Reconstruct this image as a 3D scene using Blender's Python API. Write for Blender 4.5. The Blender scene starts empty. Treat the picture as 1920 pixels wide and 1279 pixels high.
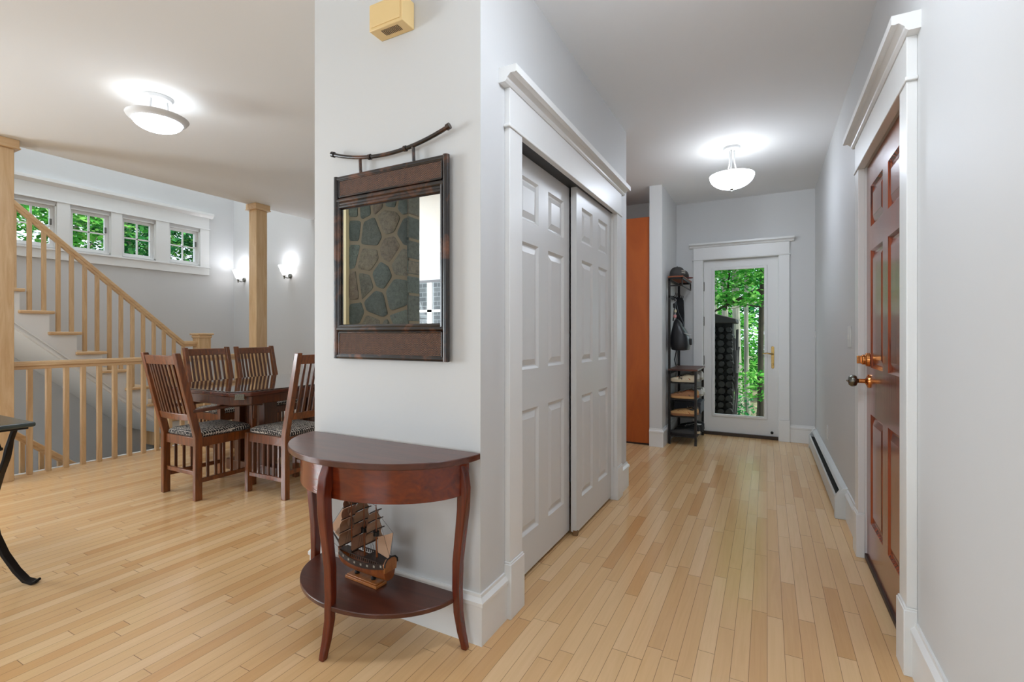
import bpy, bmesh, math, random
from mathutils import Vector, Matrix
import numpy as np
PI=math.pi
S=bpy.context.scene
C=S.collection
# ---------------- camera ----------------
cam=bpy.data.cameras.new('camera'); co=bpy.data.objects.new('camera',cam); C.objects.link(co)
cam.sensor_width=36; cam.lens=905/1920*36; cam.shift_y=-12.5/1920; cam.clip_start=.02; cam.clip_end=200
co.location=(0,0,1.175); co.rotation_euler=(PI/2,0,math.atan(478/905)); S.camera=co
# ---------------- world, sun, added daylight lamps ----------------
S.view_settings.view_transform='Standard'; S.view_settings.look='None'; S.view_settings.gamma=1
S.view_settings.exposure=0.56
w=bpy.data.worlds.new('world'); S.world=w; w.use_nodes=True
bg=w.node_tree.nodes['Background']; bg.inputs[0].default_value=(.74,.87,1,1); bg.inputs[1].default_value=1.6
def light(name,typ,loc,power,color=(1,1,1),rot=(0,0,0),size=None,size_y=None,rad=None):
    l=bpy.data.lights.new(name,typ); l.energy=power; l.color=color
    if size: l.shape='RECTANGLE'; l.size=size; l.size_y=size_y or size
    if rad is not None: l.shadow_soft_size=rad
    o=bpy.data.objects.new(name,l); C.objects.link(o); o.location=loc; o.rotation_euler=rot; return o
sun=light('sun','SUN',(0,0,20),4.2,(1,.95,.85),(0,math.radians(38),0)); sun.data.angle=.03
DAY=(.85,.935,1.0)
light('fill_back_window','AREA',(-1.5,-3.8,1.5),28,DAY,(PI/2+.5,0,0),2.2,1.9)  # area lamp outside the back window, added to brighten the rooms
light('fill_side_window','AREA',(-7.5,-1.6,1.5),230,DAY,(PI/2+.5,0,-PI/2),2.2,1.9)  # area lamp behind an added, unseen side window
light('fill_skylight','AREA',(-6.4,2.6,5.45),34,DAY,(0,0,0),1.0,2.6)  # area lamp above the added skylight, brightens the stairwell
# ---------------- helpers ----------------
def srgb(h):
    if isinstance(h,str): h=[int(h[i:i+2],16)/255 for i in (0,2,4)]
    return tuple((c/12.92 if c<=.04045 else ((c+.055)/1.055)**2.4) for c in h)+(1,)
class NT:
    def __init__(s,name):
        s.m=bpy.data.materials.new(name); s.m.use_nodes=True; s.t=s.m.node_tree; s.b=s.t.nodes['Principled BSDF']; s.out=s.t.nodes['Material Output']
    def n(s,typ,**kw):
        n=s.t.nodes.new(typ)
        for k,v in kw.items():
            if k.startswith('i'):
                key=k[1:]; key=int(key) if key.isdigit() else key
                n.inputs[key].default_value=v
            else: setattr(n,k,v)
        return n
    def l(s,a,b): s.t.links.new(a,b)
    def math(s,op,a,b=None,c=None):
        n=s.t.nodes.new('ShaderNodeMath'); n.operation=op
        for i,v in enumerate((a,b,c)):
            if v is None: continue
            if isinstance(v,(int,float)): n.inputs[i].default_value=v
            else: s.l(v,n.inputs[i])
        return n.outputs[0]
    def ramp(s,fac,stops):
        n=s.t.nodes.new('ShaderNodeValToRGB'); e=n.color_ramp.elements
        while len(e)<len(stops): e.new(.5)
        for i,(p,c) in enumerate(stops): e[i].position=p; e[i].color=c
        s.l(fac,n.inputs[0]); return n.outputs[0]
    def mix(s,fac,a,b,mode='MIX'):
        n=s.t.nodes.new('ShaderNodeMix'); n.data_type='RGBA'; n.blend_type=mode
        for i,v in ((0,fac),(6,a),(7,b)):
            if isinstance(v,(int,float,tuple)): n.inputs[i].default_value=v
            else: s.l(v,n.inputs[i])
        return n.outputs[2]
    def bump(s,h,strength=.2,dist=.01):
        n=s.t.nodes.new('ShaderNodeBump'); n.inputs['Strength'].default_value=strength; n.inputs['Distance'].default_value=dist
        s.l(h,n.inputs['Height']); s.l(n.outputs[0],s.b.inputs['Normal'])
    def coords(s,scale=(1,1,1),kind='Object'):
        t=s.t.nodes.new('ShaderNodeTexCoord'); m=s.t.nodes.new('ShaderNodeMapping'); m.inputs['Scale'].default_value=scale
        s.l(t.outputs[kind],m.inputs[0]); return m.outputs[0]
def plain(name,c,rough=.5,metal=0,spec=.5,coat=0,var=.0,bump=0,bscale=200):
    a=NT(name); c=srgb(c) if isinstance(c,str) else c
    a.b.inputs['Base Color'].default_value=c; a.b.inputs['Roughness'].default_value=rough; a.b.inputs['Metallic'].default_value=metal
    a.b.inputs['Specular IOR Level'].default_value=spec; a.b.inputs['Coat Weight'].default_value=coat
    n=a.n('ShaderNodeTexNoise',iScale=bscale if bump else 9.,iDetail=3.); a.l(a.coords(),n.inputs[0])
    v=var or .02
    d=tuple(max(0,x*(1-v)) for x in c[:3])+(1,); u=tuple(min(1,x*(1+v)) for x in c[:3])+(1,)
    a.l(a.mix(n.outputs[0],d,u),a.b.inputs['Base Color'])
    if bump: a.bump(n.outputs[0],bump,.002)
    return a.m
def wood(name,c1,c2,scale=(30,30,2.5),rough=.35,coat=.2,dist=2.,bump=.05,contrast=(.3,.7)):
    a=NT(name); v=a.coords(scale)
    n=a.n('ShaderNodeTexNoise',iScale=1.,iDetail=5.,iRoughness=.6,iDistortion=dist); a.l(v,n.inputs[0])
    col=a.ramp(n.outputs[0],[(contrast[0],srgb(c1)),(contrast[1],srgb(c2))])
    a.l(col,a.b.inputs['Base Color']); a.b.inputs['Roughness'].default_value=rough; a.b.inputs['Coat Weight'].default_value=coat; a.b.inputs['Coat Roughness'].default_value=.15
    if bump: a.bump(n.outputs[0],bump,.002)
    return a.m
def emit(name,c,st):
    a=NT(name); a.b.inputs['Base Color'].default_value=srgb(c); a.b.inputs['Emission Color'].default_value=srgb(c); a.b.inputs['Emission Strength'].default_value=st
    a.b.inputs['Roughness'].default_value=.3
    return a.m
def paint(name,c,rough=.55,st=.04):
    a=NT(name); n=a.n('ShaderNodeTexNoise',iScale=260.,iDetail=2.); a.l(a.coords(),n.inputs[0])
    n2=a.n('ShaderNodeTexNoise',iScale=1.3,iDetail=2.); a.l(a.coords(),n2.inputs[0])
    c=srgb(c); d=tuple(x*.97 for x in c[:3])+(1,)
    a.l(a.mix(n2.outputs[0],d,c),a.b.inputs['Base Color']); a.b.inputs['Roughness'].default_value=rough; a.bump(n.outputs[0],st,.002); return a.m
M={}
M['wall']=paint('wall_paint','d3d3d2'); M['ceil']=paint('ceiling_paint','eeefef',.8); M['trim']=paint('trim_paint','eaeae8',.32,.02)
M['doorwhite']=paint('door_paint','dcdcda',.35,.03)
M['maple']=wood('maple_wood','c9a274','dfc094',(14,14,1.6),.38,.15)
M['maple_y']=wood('maple_rail_wood','cfa678','e3c498',(14,1.6,14),.35,.2)
M['oak']=wood('oak_chair_wood','4c270f','89491a',(28,28,2.2),.32,.3)
M['oak_dark']=wood('oak_chair_wood_dark','3e1f0e','663312',(28,28,2.2),.3,.35)
M['tabletop']=wood('dining_table_wood','32170d','6b3018',(20,2,20),.25,.4)
M['cherry']=wood('cherry_console_wood','571c0a','82300f',(3,30,30),.22,.5,1.,.02)
M['cherryleg']=wood('cherry_leg_wood','4a180a','76290f',(30,30,2.5),.25,.4,1.,.02)
M['cherrytop']=wood('cherry_top_wood','442017','5f3021',(2.5,26,26),.3,.3,1.,.02)
M['cabinet']=wood('cabinet_cherry','9c4614','bd6022',(3.,3.,.7),.35,.2,3.,.02,(.2,.8))
M['mahog']=wood('mahogany_door_wood','4a1a0c','a04a26',(70,70,2.2),.22,.5,.8,.3,(.36,.56))
M['iron']=plain('black_iron','1f1b19',.4,.6,var=.2); M['rackmetal']=plain('rack_metal','2b2725',.5,.4)
M['nickel']=plain('brushed_nickel','c2c2c2',.4,.2); M['pewter']=plain('pewter','77776f',.25,1); M['brass']=plain('brass','b89b62',.25,1); M['copper']=plain('polished_copper_brass','d08a50',.15,1)
M['hinge']=plain('hinge_metal','77756f',.4,.8)
M['black']=plain('black_plastic','0d0d0d',.5); M['dark']=plain('dark_void','191715',.8)
M['chime']=plain('almond_plastic','e8c98f',.45)
M['plate']=plain('switch_plate','dededc',.4)
M['glow']=emit('lit_glass','e4efff',20.0); M['bulbglow']=emit('sconce_glass','fbfbff',4.0)
M['ringmetal']=plain('lamp_ring_metal','e2e2e2',.5,.0)
M['heater']=plain('heater_enamel','d4d6d4',.4)
M['bark']=wood('bark_grey','6d6a60','b9b6a8',(4,4,1),.9,0,1.,.6); M['barkd']=wood('bark_dark','2a241d','4c4336',(6,6,2),.9,0,1.,.6)
M['ground']=wood('forest_floor','3f3a26','8c8568',(3,3,3),.95,0,1.,.4)
# thin window glass
a=NT('window_glass'); tr=a.n('ShaderNodeBsdfTransparent'); gl=a.n('ShaderNodeBsdfGlossy',iRoughness=0.); fr=a.n('ShaderNodeFresnel',iIOR=1.2); mx=a.n('ShaderNodeMixShader')
a.l(fr.outputs[0],mx.inputs[0]); a.l(tr.outputs[0],mx.inputs[1]); a.l(gl.outputs[0],mx.inputs[2]); a.l(mx.outputs[0],a.out.inputs[0]); M['glass']=a.m
a=NT('clear_door_glass'); tr=a.n('ShaderNodeBsdfTransparent'); tr.inputs[0].default_value=(.93,.96,.94,1); a.l(tr.outputs[0],a.out.inputs[0]); M['clear']=a.m
a=NT('table_glass'); a.b.inputs['Base Color'].default_value=srgb('3a2a22'); a.b.inputs['Roughness'].default_value=.04; a.b.inputs['Coat Weight'].default_value=1; a.b.inputs['IOR'].default_value=1.6
a.b.inputs['Coat IOR'].default_value=1.8; a.b.inputs['Coat Roughness'].default_value=.03; M['tglass']=a.m
a=NT('mirror_silver'); a.b.inputs['Metallic'].default_value=1; a.b.inputs['Roughness'].default_value=.0; a.b.inputs['Base Color'].default_value=(.9,.92,.9,1); M['mirror']=a.m
# maple strip floor
a=NT('maple_strip_floor'); tc=a.n('ShaderNodeTexCoord'); sx=a.n('ShaderNodeSeparateXYZ'); a.l(tc.outputs['Object'],sx.inputs[0])
W=.057; row=a.math('FLOOR',a.math('DIVIDE',sx.outputs[0],W)); wn=a.n('ShaderNodeTexWhiteNoise',noise_dimensions='1D'); a.l(row,wn.inputs['W'])
ln=a.math('ADD',a.math('MULTIPLY',wn.outputs[0],.25),.55)
yy=a.math('ADD',a.math('DIVIDE',sx.outputs[1],ln),a.math('MULTIPLY',wn.outputs[0],37.3)); colr=a.math('FLOOR',yy)
cv=a.n('ShaderNodeCombineXYZ'); a.l(row,cv.inputs[0]); a.l(colr,cv.inputs[1]); w2=a.n('ShaderNodeTexWhiteNoise',noise_dimensions='2D'); a.l(cv.outputs[0],w2.inputs[0])
base=a.ramp(w2.outputs[0],[(0,srgb('d6a56e')),(.1,srgb('e0b480')),(.55,srgb('e6bd8a')),(.92,srgb('ecc798')),(1,srgb('daa972'))])
gm=a.n('ShaderNodeMapping'); gm.inputs['Scale'].default_value=(45,2.2,1); ad=a.n('ShaderNodeVectorMath',operation='ADD'); sc=a.n('ShaderNodeVectorMath',operation='SCALE'); sc.inputs['Scale'].default_value=9.
a.l(w2.outputs[1],sc.inputs[0]); a.l(tc.outputs['Object'],ad.inputs[0]); a.l(sc.outputs[0],ad.inputs[1]); a.l(ad.outputs[0],gm.inputs[0])
g=a.n('ShaderNodeTexNoise',iScale=1.,iDetail=4.,iDistortion=1.5); a.l(gm.outputs[0],g.inputs[0])
gcol=a.ramp(g.outputs[0],[(.3,(.93,.91,.88,1)),(.6,(1,1,1,1))])
c1=a.mix(.8,base,gcol,'MULTIPLY')
fx=a.math('FRACT',a.math('DIVIDE',sx.outputs[0],W)); ex=a.math('LESS_THAN',fx,.03)
fy=a.math('FRACT',yy); ey=a.math('LESS_THAN',fy,.0035); e=a.math('MAXIMUM',ex,ey)
kn=a.n('ShaderNodeTexNoise',iScale=2.2,iDetail=1.); a.l(tc.outputs['Object'],kn.inputs[0])
wr=a.n('ShaderNodeTexWhiteNoise',noise_dimensions='2D'); 
gapc=a.mix(a.math('MULTIPLY',e,.75),c1,srgb('6f4c2c'))
a.l(gapc,a.b.inputs['Base Color'])
rr=a.math('ADD',a.math('MULTIPLY',g.outputs[0],.08),.15); a.l(rr,a.b.inputs['Roughness']); a.b.inputs['Specular IOR Level'].default_value=.55
hh=a.math('SUBTRACT',a.math('MULTIPLY',w2.outputs[0],.25),e); a.bump(hh,.12,.001)
M['floor']=a.m
# checked seat fabric
a=NT('seat_fabric'); v=a.coords((1,1,1)); s2=a.n('ShaderNodeSeparateXYZ'); a.l(v,s2.inputs[0])
def stripe(o,p,t): return a.math('LESS_THAN',a.math('FRACT',a.math('MULTIPLY',o,p)),t)
st=a.math('MAXIMUM',stripe(s2.outputs[0],55,.3),stripe(s2.outputs[1],55,.3)); n=a.n('ShaderNodeTexNoise',iScale=120.); a.l(v,n.inputs[0])
st=a.math('MULTIPLY',st,a.math('GREATER_THAN',n.outputs[0],.45))
a.l(a.mix(st,srgb('1c191b'),srgb('cfc5b8')),a.b.inputs['Base Color']); a.b.inputs['Roughness'].default_value=.9; M['fabric']=a.m
# woven rattan
a=NT('woven_rattan'); v=a.coords((1,1,1)); s2=a.n('ShaderNodeSeparateXYZ'); a.l(v,s2.inputs[0])
wx=a.math('SINE',a.math('MULTIPLY',s2.outputs[0],900)); rz=a.math('FLOOR',a.math('MULTIPLY',s2.outputs[2],220)); 
ph=a.math('MULTIPLY',a.math('MODULO',rz,2),PI); wx=a.math('SINE',a.math('ADD',a.math('MULTIPLY',s2.outputs[0],800),ph)); wz=a.math('SINE',a.math('MULTIPLY',s2.outputs[2],220*PI*2))
hh=a.math('ADD',a.math('MULTIPLY',wx,.5),a.math('MULTIPLY',wz,.3)); nn=a.n('ShaderNodeTexNoise',iScale=60.,iDetail=3.); a.l(v,nn.inputs[0])
f=a.math('ADD',a.math('MULTIPLY',hh,.55),a.math('ADD',a.math('MULTIPLY',nn.outputs[0],.3),.42))
a.l(a.ramp(f,[(.35,srgb('120906')),(.57,srgb('3f2314')),(.95,srgb('96643f'))]),a.b.inputs['Base Color']); a.b.inputs['Roughness'].default_value=.5; a.bump(hh,.6,.003); M['rattan']=a.m
M['bamboo']=wood('scorched_bamboo','140a07','6e4126',(9,9,9),.3,.4,.6,.05,(.5,.68))
# leaves
def leafmat(name,c1,c2,c3):
    a=NT(name); g=a.n('ShaderNodeNewGeometry'); c=a.ramp(g.outputs['Random Per Island'],[(0,srgb(c1)),(.5,srgb(c2)),(1,srgb(c3))])
    d=a.n('ShaderNodeBsdfDiffuse'); t=a.n('ShaderNodeBsdfTranslucent'); m=a.n('ShaderNodeMixShader',iFac=.45); a.l(c,d.inputs[0]); a.l(c,t.inputs[0]); a.l(d.outputs[0],m.inputs[1]); a.l(t.outputs[0],m.inputs[2]); a.l(m.outputs[0],a.out.inputs[0]); return a.m
M['leaf']=leafmat('maple_leaves','2f7a2c','5cae4a','a7df7c'); M['leafd']=leafmat('dark_leaves','1d5a34','33834a','6cbb6a')
class MB:
    def __init__(s): s.v=[]; s.f=[]
    def _add(s,vs,fs):
        o=len(s.v); s.v+= [tuple(p) for p in vs]; s.f+=[tuple(i+o for i in f) for f in fs]; return s
    def box(s,x0,x1,y0,y1,z0,z1):
        x0,x1=sorted((x0,x1)); y0,y1=sorted((y0,y1)); z0,z1=sorted((z0,z1))
        return s._add([(x0,y0,z0),(x1,y0,z0),(x1,y1,z0),(x0,y1,z0),(x0,y0,z1),(x1,y0,z1),(x1,y1,z1),(x0,y1,z1)],[(0,3,2,1),(4,5,6,7),(0,1,5,4),(1,2,6,5),(2,3,7,6),(3,0,4,7)])
    def loft(s,rings,closed=True,cap=True):
        n=len(rings[0]); vs=[p for r in rings for p in r]; fs=[]
        for i in range(len(rings)-1):
            for j in range(n if closed else n-1):
                k=(j+1)%n; fs.append((i*n+j,i*n+k,(i+1)*n+k,(i+1)*n+j))
        if cap: fs.append(tuple(range(n-1,-1,-1))); fs.append(tuple(range((len(rings)-1)*n,len(rings)*n)))
        return s._add(vs,fs)
    def bar(s,p0,p1,w,d,up=(0,0,1)):
        p0,p1=Vector(p0),Vector(p1); t=(p1-p0).normalized(); u=Vector(up)
        if abs(t.dot(u))>.98: u=Vector((0,1,0))
        a=t.cross(u).normalized(); b=a.cross(t).normalized()
        r=lambda p:[p+a*w/2*i+b*d/2*j for i,j in ((-1,-1),(1,-1),(1,1),(-1,1))]
        return s.loft([r(p0),r(p1)])
    def tube(s,pts,r,n=8,cap=True):
        pts=[Vector(p) for p in pts]; rs=r if isinstance(r,(list,tuple)) else [r]*len(pts); rings=[]; pa=None
        for i,p in enumerate(pts):
            t=(pts[min(i+1,len(pts)-1)]-pts[max(i-1,0)]).normalized()
            if pa is None:
                u=Vector((0,0,1)) if abs(t.z)<.9 else Vector((1,0,0)); pa=t.cross(u).normalized()
            else: pa=(pa-t*pa.dot(t)).normalized()
            b=t.cross(pa); rings.append([p+(pa*math.cos(q)+b*math.sin(q))*rs[i] for q in [2*PI*k/n for k in range(n)]])
        return s.loft(rings,True,cap)
    def lathe(s,prof,c=(0,0,0),n=24,axis='z',cap=True):
        rings=[]
        for r,z in prof:
            ring=[]
            for k in range(n):
                q=2*PI*k/n; x,y=r*math.cos(q),r*math.sin(q)
                p={'z':(x,y,z),'x':(z,x,y),'y':(x,z,y)}[axis]; ring.append((p[0]+c[0],p[1]+c[1],p[2]+c[2]))
            rings.append(ring)
        return s.loft(rings,True,cap)
    def prism(s,poly,plane,a,b):
        f={'xy':lambda p,t:(p[0],p[1],t),'xz':lambda p,t:(p[0],t,p[1]),'yz':lambda p,t:(t,p[0],p[1])}[plane]
        return s.loft([[f(p,a) for p in poly],[f(p,b) for p in poly]])
    def build(s,name,mat,parent=None,bevel=0,smooth=35,seg=2,**props):
        me=bpy.data.meshes.new(name); off=Vector(parent.get('_o',(0,0,0))) if parent is not None else Vector()
        me.from_pydata([Vector(p)-off for p in s.v],[],s.f)
        bm=bmesh.new(); bm.from_mesh(me); bmesh.ops.recalc_face_normals(bm,faces=bm.faces); bm.to_mesh(me); bm.free()
        me.materials.append(M[mat] if isinstance(mat,str) else mat)
        if smooth: me.shade_smooth(); me.set_sharp_from_angle(angle=math.radians(smooth))
        o=bpy.data.objects.new(name,me); C.objects.link(o)
        if parent is not None: o.parent=parent; o['_o']=tuple(off)
        if bevel:
            m=o.modifiers.new('bevel','BEVEL'); m.width=bevel; m.segments=seg; m.limit_method='ANGLE'; m.angle_limit=math.radians(40)
        for k,v in props.items(): o[k]=v
        return o
def thing(name,label,cat,loc=(0,0,0),group=None,rz=0):
    o=bpy.data.objects.new(name,None); C.objects.link(o); o.empty_display_size=.1; o.location=loc; o.rotation_euler=(0,0,rz); o['_o']=tuple(loc)
    o['label']=label; o['category']=cat
    if group: o['group']=group
    return o
def struct(name,loc=None):
    o=bpy.data.objects.new(name,None); C.objects.link(o); o.location=loc or (0,0,0); o['_o']=tuple(loc or (0,0,0)); o['kind']='structure'; return o
def tag(o,label,cat,group=None):
    o['label']=label; o['category']=cat
    if group: o['group']=group
    return o
def st(mb,name,mat,bevel=0): return mb.build(name,mat,None,bevel,kind='structure')
def dup(root,loc,rz,label,group=None):
    r=root.copy(); C.objects.link(r); r.location=loc; r.rotation_euler=(0,0,rz); r['label']=label
    if group: r['group']=group
    for ch in list(root.children):
        c=ch.copy(); C.objects.link(c); c.parent=r
        for g in list(ch.children):
            d=g.copy(); C.objects.link(d); d.parent=c
    return r
# ================= SETTING =================
H=2.735; WX=-.962; RX=.455
def wall(name,ax,t0,t1,a0,a1,z0,z1,holes=(),mat='wall'):
    """ax 'x': wall plane normal to x (runs along y); 'y': normal to y."""
    m=MB()
    def b(p0,p1,q0,q1):
        if p1-p0<1e-4 or q1-q0<1e-4: return
        if ax=='x': m.box(t0,t1,p0,p1,q0,q1)
        else: m.box(p0,p1,t0,t1,q0,q1)
    cur=a0
    for h0,h1,hz0,hz1 in sorted(holes):
        b(cur,h0,z0,z1); b(h0,h1,z0,hz0); b(h0,h1,hz1,z1); cur=h1
    b(cur,a1,z0,z1); return st(m,name,mat)
f=MB().box(-5.52,.62,-3.7,6.4,-.25,0).box(-7.2,-5.52,3.33,4.6,-.25,0).box(-7.2,-5.52,-3.6,.9,-.25,0); st(f,'floor','floor')
st(MB().box(-5.5,.62,-3.7,6.4,H,2.95),'ceiling','ceil'); st(MB().box(-7.4,-5.3,-3.7,1.2,5.2,5.3).box(-7.4,-5.3,4.,4.7,5.2,5.3).box(-7.4,-6.95,1.2,4.,5.2,5.3).box(-5.85,-5.3,1.2,4.,5.2,5.3),'ceiling_stairwell','ceil')
wsk=struct('window_8',(-6.4,2.6,5.2)); MB().box(-6.95,-6.9,1.2,4,5.2,5.32).box(-5.9,-5.85,1.2,4,5.2,5.32).box(-6.9,-5.9,1.2,1.25,5.2,5.32).box(-6.9,-5.9,3.95,4,5.2,5.32).box(-6.42,-6.38,1.25,3.95,5.22,5.3).build('window_frame','trim',wsk)  # unseen skylight, added to let light into the stairwell
wall('wall_stairwell_upper','x',-5.5,-5.38,-3.6,4.6,2.95,5.2)
wall('wall_right','x',RX,.62,-3.7,6.24,0,H,[(2.2,3.11,0,2.06)])
wall('wall_end','y',6.08,6.24,-1.3,RX,0,H,[(-.67,.118,0,2.05)])
wall('wall_passage','x',-1.094,-.965,5.17,6.08,0,H)
wall('wall_mirror_side','y',1.565,1.68,-1.87,WX,0,H)
wall('wall_closet','x',-1.1,WX,1.68,3.714,0,H,[(1.87,3.37,0,2.045)])
wall('wall_closet_left','x',-1.87,-1.76,1.68,3.714,0,H); wall('wall_closet_back','y',3.62,3.714,-1.76,-1.1,0,H)
wall('wall_dining_end','y',4.53,4.65,-7.2,-2.2,-2.7,5.2)
wall('wall_nook_left','x',-2.3,-2.2,4.65,5.9,0,H); wall('wall_nook_back','y',5.82,5.95,-2.2,-1.094,0,H)
WY=[(2.05,2.45),(2.57,2.967),(3.085,3.463),(3.625,4.03)]; WZ0,WZ1=2.165,2.655
wall('wall_stairwell','x',-7.35,-7.2,-3.6,4.65,-2.8,5.2,[(a,b,WZ0,WZ1) for a,b in WY]+[(-2.7,-.5,.6,2.5)])
wall('wall_back','y',-3.65,-3.5,-7.2,RX,0,5.2,[(-5.95,-4.25,.6,2.55),(-2.6,-.4,.6,2.5)])
wall('wall_basement_side','x',-5.66,-5.56,-3.6,4.6,-2.7,-.25); st(MB().box(-7.4,-5.5,-3.6,4.7,-2.8,-2.7),'floor_basement','ground')
# baseboards
def baseprof(t,h=.19): return [(0,0),(t,0),(t,h-.045),(t+.006,h-.04),(t+.006,h-.026),(t*.55,h-.012),(t*.5,h),(0,h)]
def base_x(name,x,sgn,y0,y1,h=.19,t=.015):
    st(MB().prism([(x+sgn*a,z) for a,z in baseprof(t,h)],'xz',y0,y1),name,'trim')
def base_y(name,y,sgn,x0,x1,h=.19,t=.015):
    st(MB().prism([(y+sgn*a,z) for a,z in baseprof(t,h)],'yz',x0,x1),name,'trim')
def base_path(name,pts,h=.19,t=.015):
    # walk so the room is on the right-hand side of travel; mitred corners
    P=[Vector(p) for p in pts]; N=[]
    for a,b in zip(P,P[1:]): d=(b-a).normalized(); N.append(Vector((d.y,-d.x)))
    rings=[]
    for i,p in enumerate(P):
        n=N[0] if i==0 else N[-1] if i==len(P)-1 else (N[i-1]+N[i])
        rings.append([(p.x+n.x*a,p.y+n.y*a,z) for a,z in baseprof(t,h)])
    st(MB().loft(rings),name,'trim')
base_path('baseboard_closet_near',[(-1.87,3.714),(-1.87,1.565),(WX,1.565),(WX,1.75)][::1])
base_path('baseboard_closet_far',[(WX,3.49),(WX,3.714),(-1.87,3.714)])
base_x('baseboard_right_near',RX,-1,-3.5,2.105); base_x('baseboard_right_mid',RX,-1,3.215,3.70); base_x('baseboard_right_far',RX,-1,5.88,6.08)
base_y('baseboard_end',6.08,-1,.222,RX); base_path('baseboard_passage',[(-1.094,5.17),(-.965,5.17),(-.965,6.08)])
base_y('baseboard_dining',4.53,-1,-7.2,-2.2); base_y('baseboard_back',-3.5,1,-7.2,RX)
# doors ---------------------------------------------------------
def panel_door(panels,w,h,t):
    """six-panel leaf in local u (0..w), z (0..h), depth d (0 = face, -t = back)"""
    us=sorted({0,w}|{p[0] for p in panels}|{p[1] for p in panels}); zs=sorted({0,h}|{p[2] for p in panels}|{p[3] for p in panels})
    V=[];F=[]
    def q(*p):
        o=len(V); V.extend(p); F.append(tuple(range(o,o+len(p))))
    inp=lambda u,z:any(p[0]<u<p[1] and p[2]<z<p[3] for p in panels)
    for i in range(len(us)-1):
        for j in range(len(zs)-1):
            if not inp((us[i]+us[i+1])/2,(zs[j]+zs[j+1])/2): q((us[i],zs[j],0),(us[i+1],zs[j],0),(us[i+1],zs[j+1],0),(us[i],zs[j+1],0))
    for p in panels:
        rs=[]
        for ins,d in ((0,0),(.004,-.004),(.012,-.011),(.018,-.012),(.045,-.003),(.047,-.002)):
            rs.append([(p[0]+ins,p[2]+ins,d),(p[1]-ins,p[2]+ins,d),(p[1]-ins,p[3]-ins,d),(p[0]+ins,p[3]-ins,d)])
        for a,b in zip(rs,rs[1:]):
            for k in range(4): q(a[k],a[(k+1)%4],b[(k+1)%4],b[k])
        q(*rs[-1])
    q((0,0,-t),(w,0,-t),(w,h,-t),(0,h,-t)); q((0,0,0),(w,0,0),(w,0,-t),(0,0,-t)); q((0,h,0),(w,h,0),(w,h,-t),(0,h,-t)); q((0,0,0),(0,h,0),(0,h,-t),(0,0,-t)); q((w,0,0),(w,h,0),(w,h,-t),(w,0,-t))
    return V,F
def leaf(name,parent,mat,map_,*a):
    V,F=panel_door(*a); m=MB(); m.v=[map_(*p) for p in V]; m.f=F; o=m.build(name,mat,parent,0,20)
    bm=bmesh.new(); bm.from_mesh(o.data); bmesh.ops.remove_doubles(bm,verts=bm.verts,dist=1e-5); bmesh.ops.recalc_face_normals(bm,faces=bm.faces); bm.to_mesh(o.data); bm.free(); o.data.shade_flat(); return o
def pz(w,st_=.1,mul=.12):
    pw=(w-2*st_-mul)/2; c=[(st_,st_+pw),(st_+pw+mul,w-st_)]
    return c
def six(w,st_,mul,zz): return [(u0,u1,z0,z1) for u0,u1 in pz(w,st_,mul) for z0,z1 in zz]
ZZ=[(.185,.79),(.985,1.6),(1.705,1.915)]
d=struct('door_1',(-1.03,1.95,.02)); leaf('door_leaf',d,'doorwhite',lambda u,z,dd:(-1.03+dd,1.93+u,.02+z),six(.745,.09,.12,ZZ),.745,2.02,.035)
d=struct('door_2',(-.98,2.66,.02)); leaf('door_leaf',d,'doorwhite',lambda u,z,dd:(-.98+dd,2.66+u,.02+z),six(.708,.09,.12,ZZ),.708,2.02,.035)
MB().box(-1.0,-.975,2.655,2.675,0.001,.03).build('floor_guide',plain('guide_plastic','8a6a4a',.5),d)
# closet interior track and jamb
st(MB().box(-1.09,-.965,1.872,3.368,2.035,2.044),'trim_1',plain('track_metal','3a3a3a',.4,.7))
def casing_x(name,xw,sgn,y0,y1,htop,z_head,hh=.155,cw=.1,t=.022,crown=.055,cz=.06,plinth=.235):
    """casing on a wall with normal x; opening y0..y1"""
    r=struct(name,(xw,(y0+y1)/2,0)); X=lambda a:xw+sgn*a
    for a,b in ((y0-cw,y0),(y1,y1+cw)):
        MB().box(X(0),X(t),a,b,plinth,z_head).build('casing',"trim",r,.002)
        e=.006; MB().box(X(0),X(t+.009),a-e,b+e,0,plinth-.008).box(X(0),X(t+.005),a-e/2,b+e/2,plinth-.01,plinth).build('plinth_block','trim',r,.003)
    e=.012
    MB().box(X(0),X(t+.006),y0-cw-e,y1+cw+e,z_head,z_head+.014).build('fillet','trim',r,.003)
    MB().box(X(0),X(t),y0-cw,y1+cw,z_head+.014,z_head+hh).build('head_board','trim',r,.002)
    z=z_head+hh
    pr=[(0,0),(t+.004,0),(t+.012,.008),(t+.014,.016),(t+.03,.03),(t+crown-.008,.028),(t+crown,.03),(t+crown,cz),(0,cz)]
    MB().prism([(X(a),z+b) for a,b in pr],'xz',y0-cw-crown*.9,y1+cw+crown*.9).build('crown_moulding','trim',r,0,20)
    return r
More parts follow.
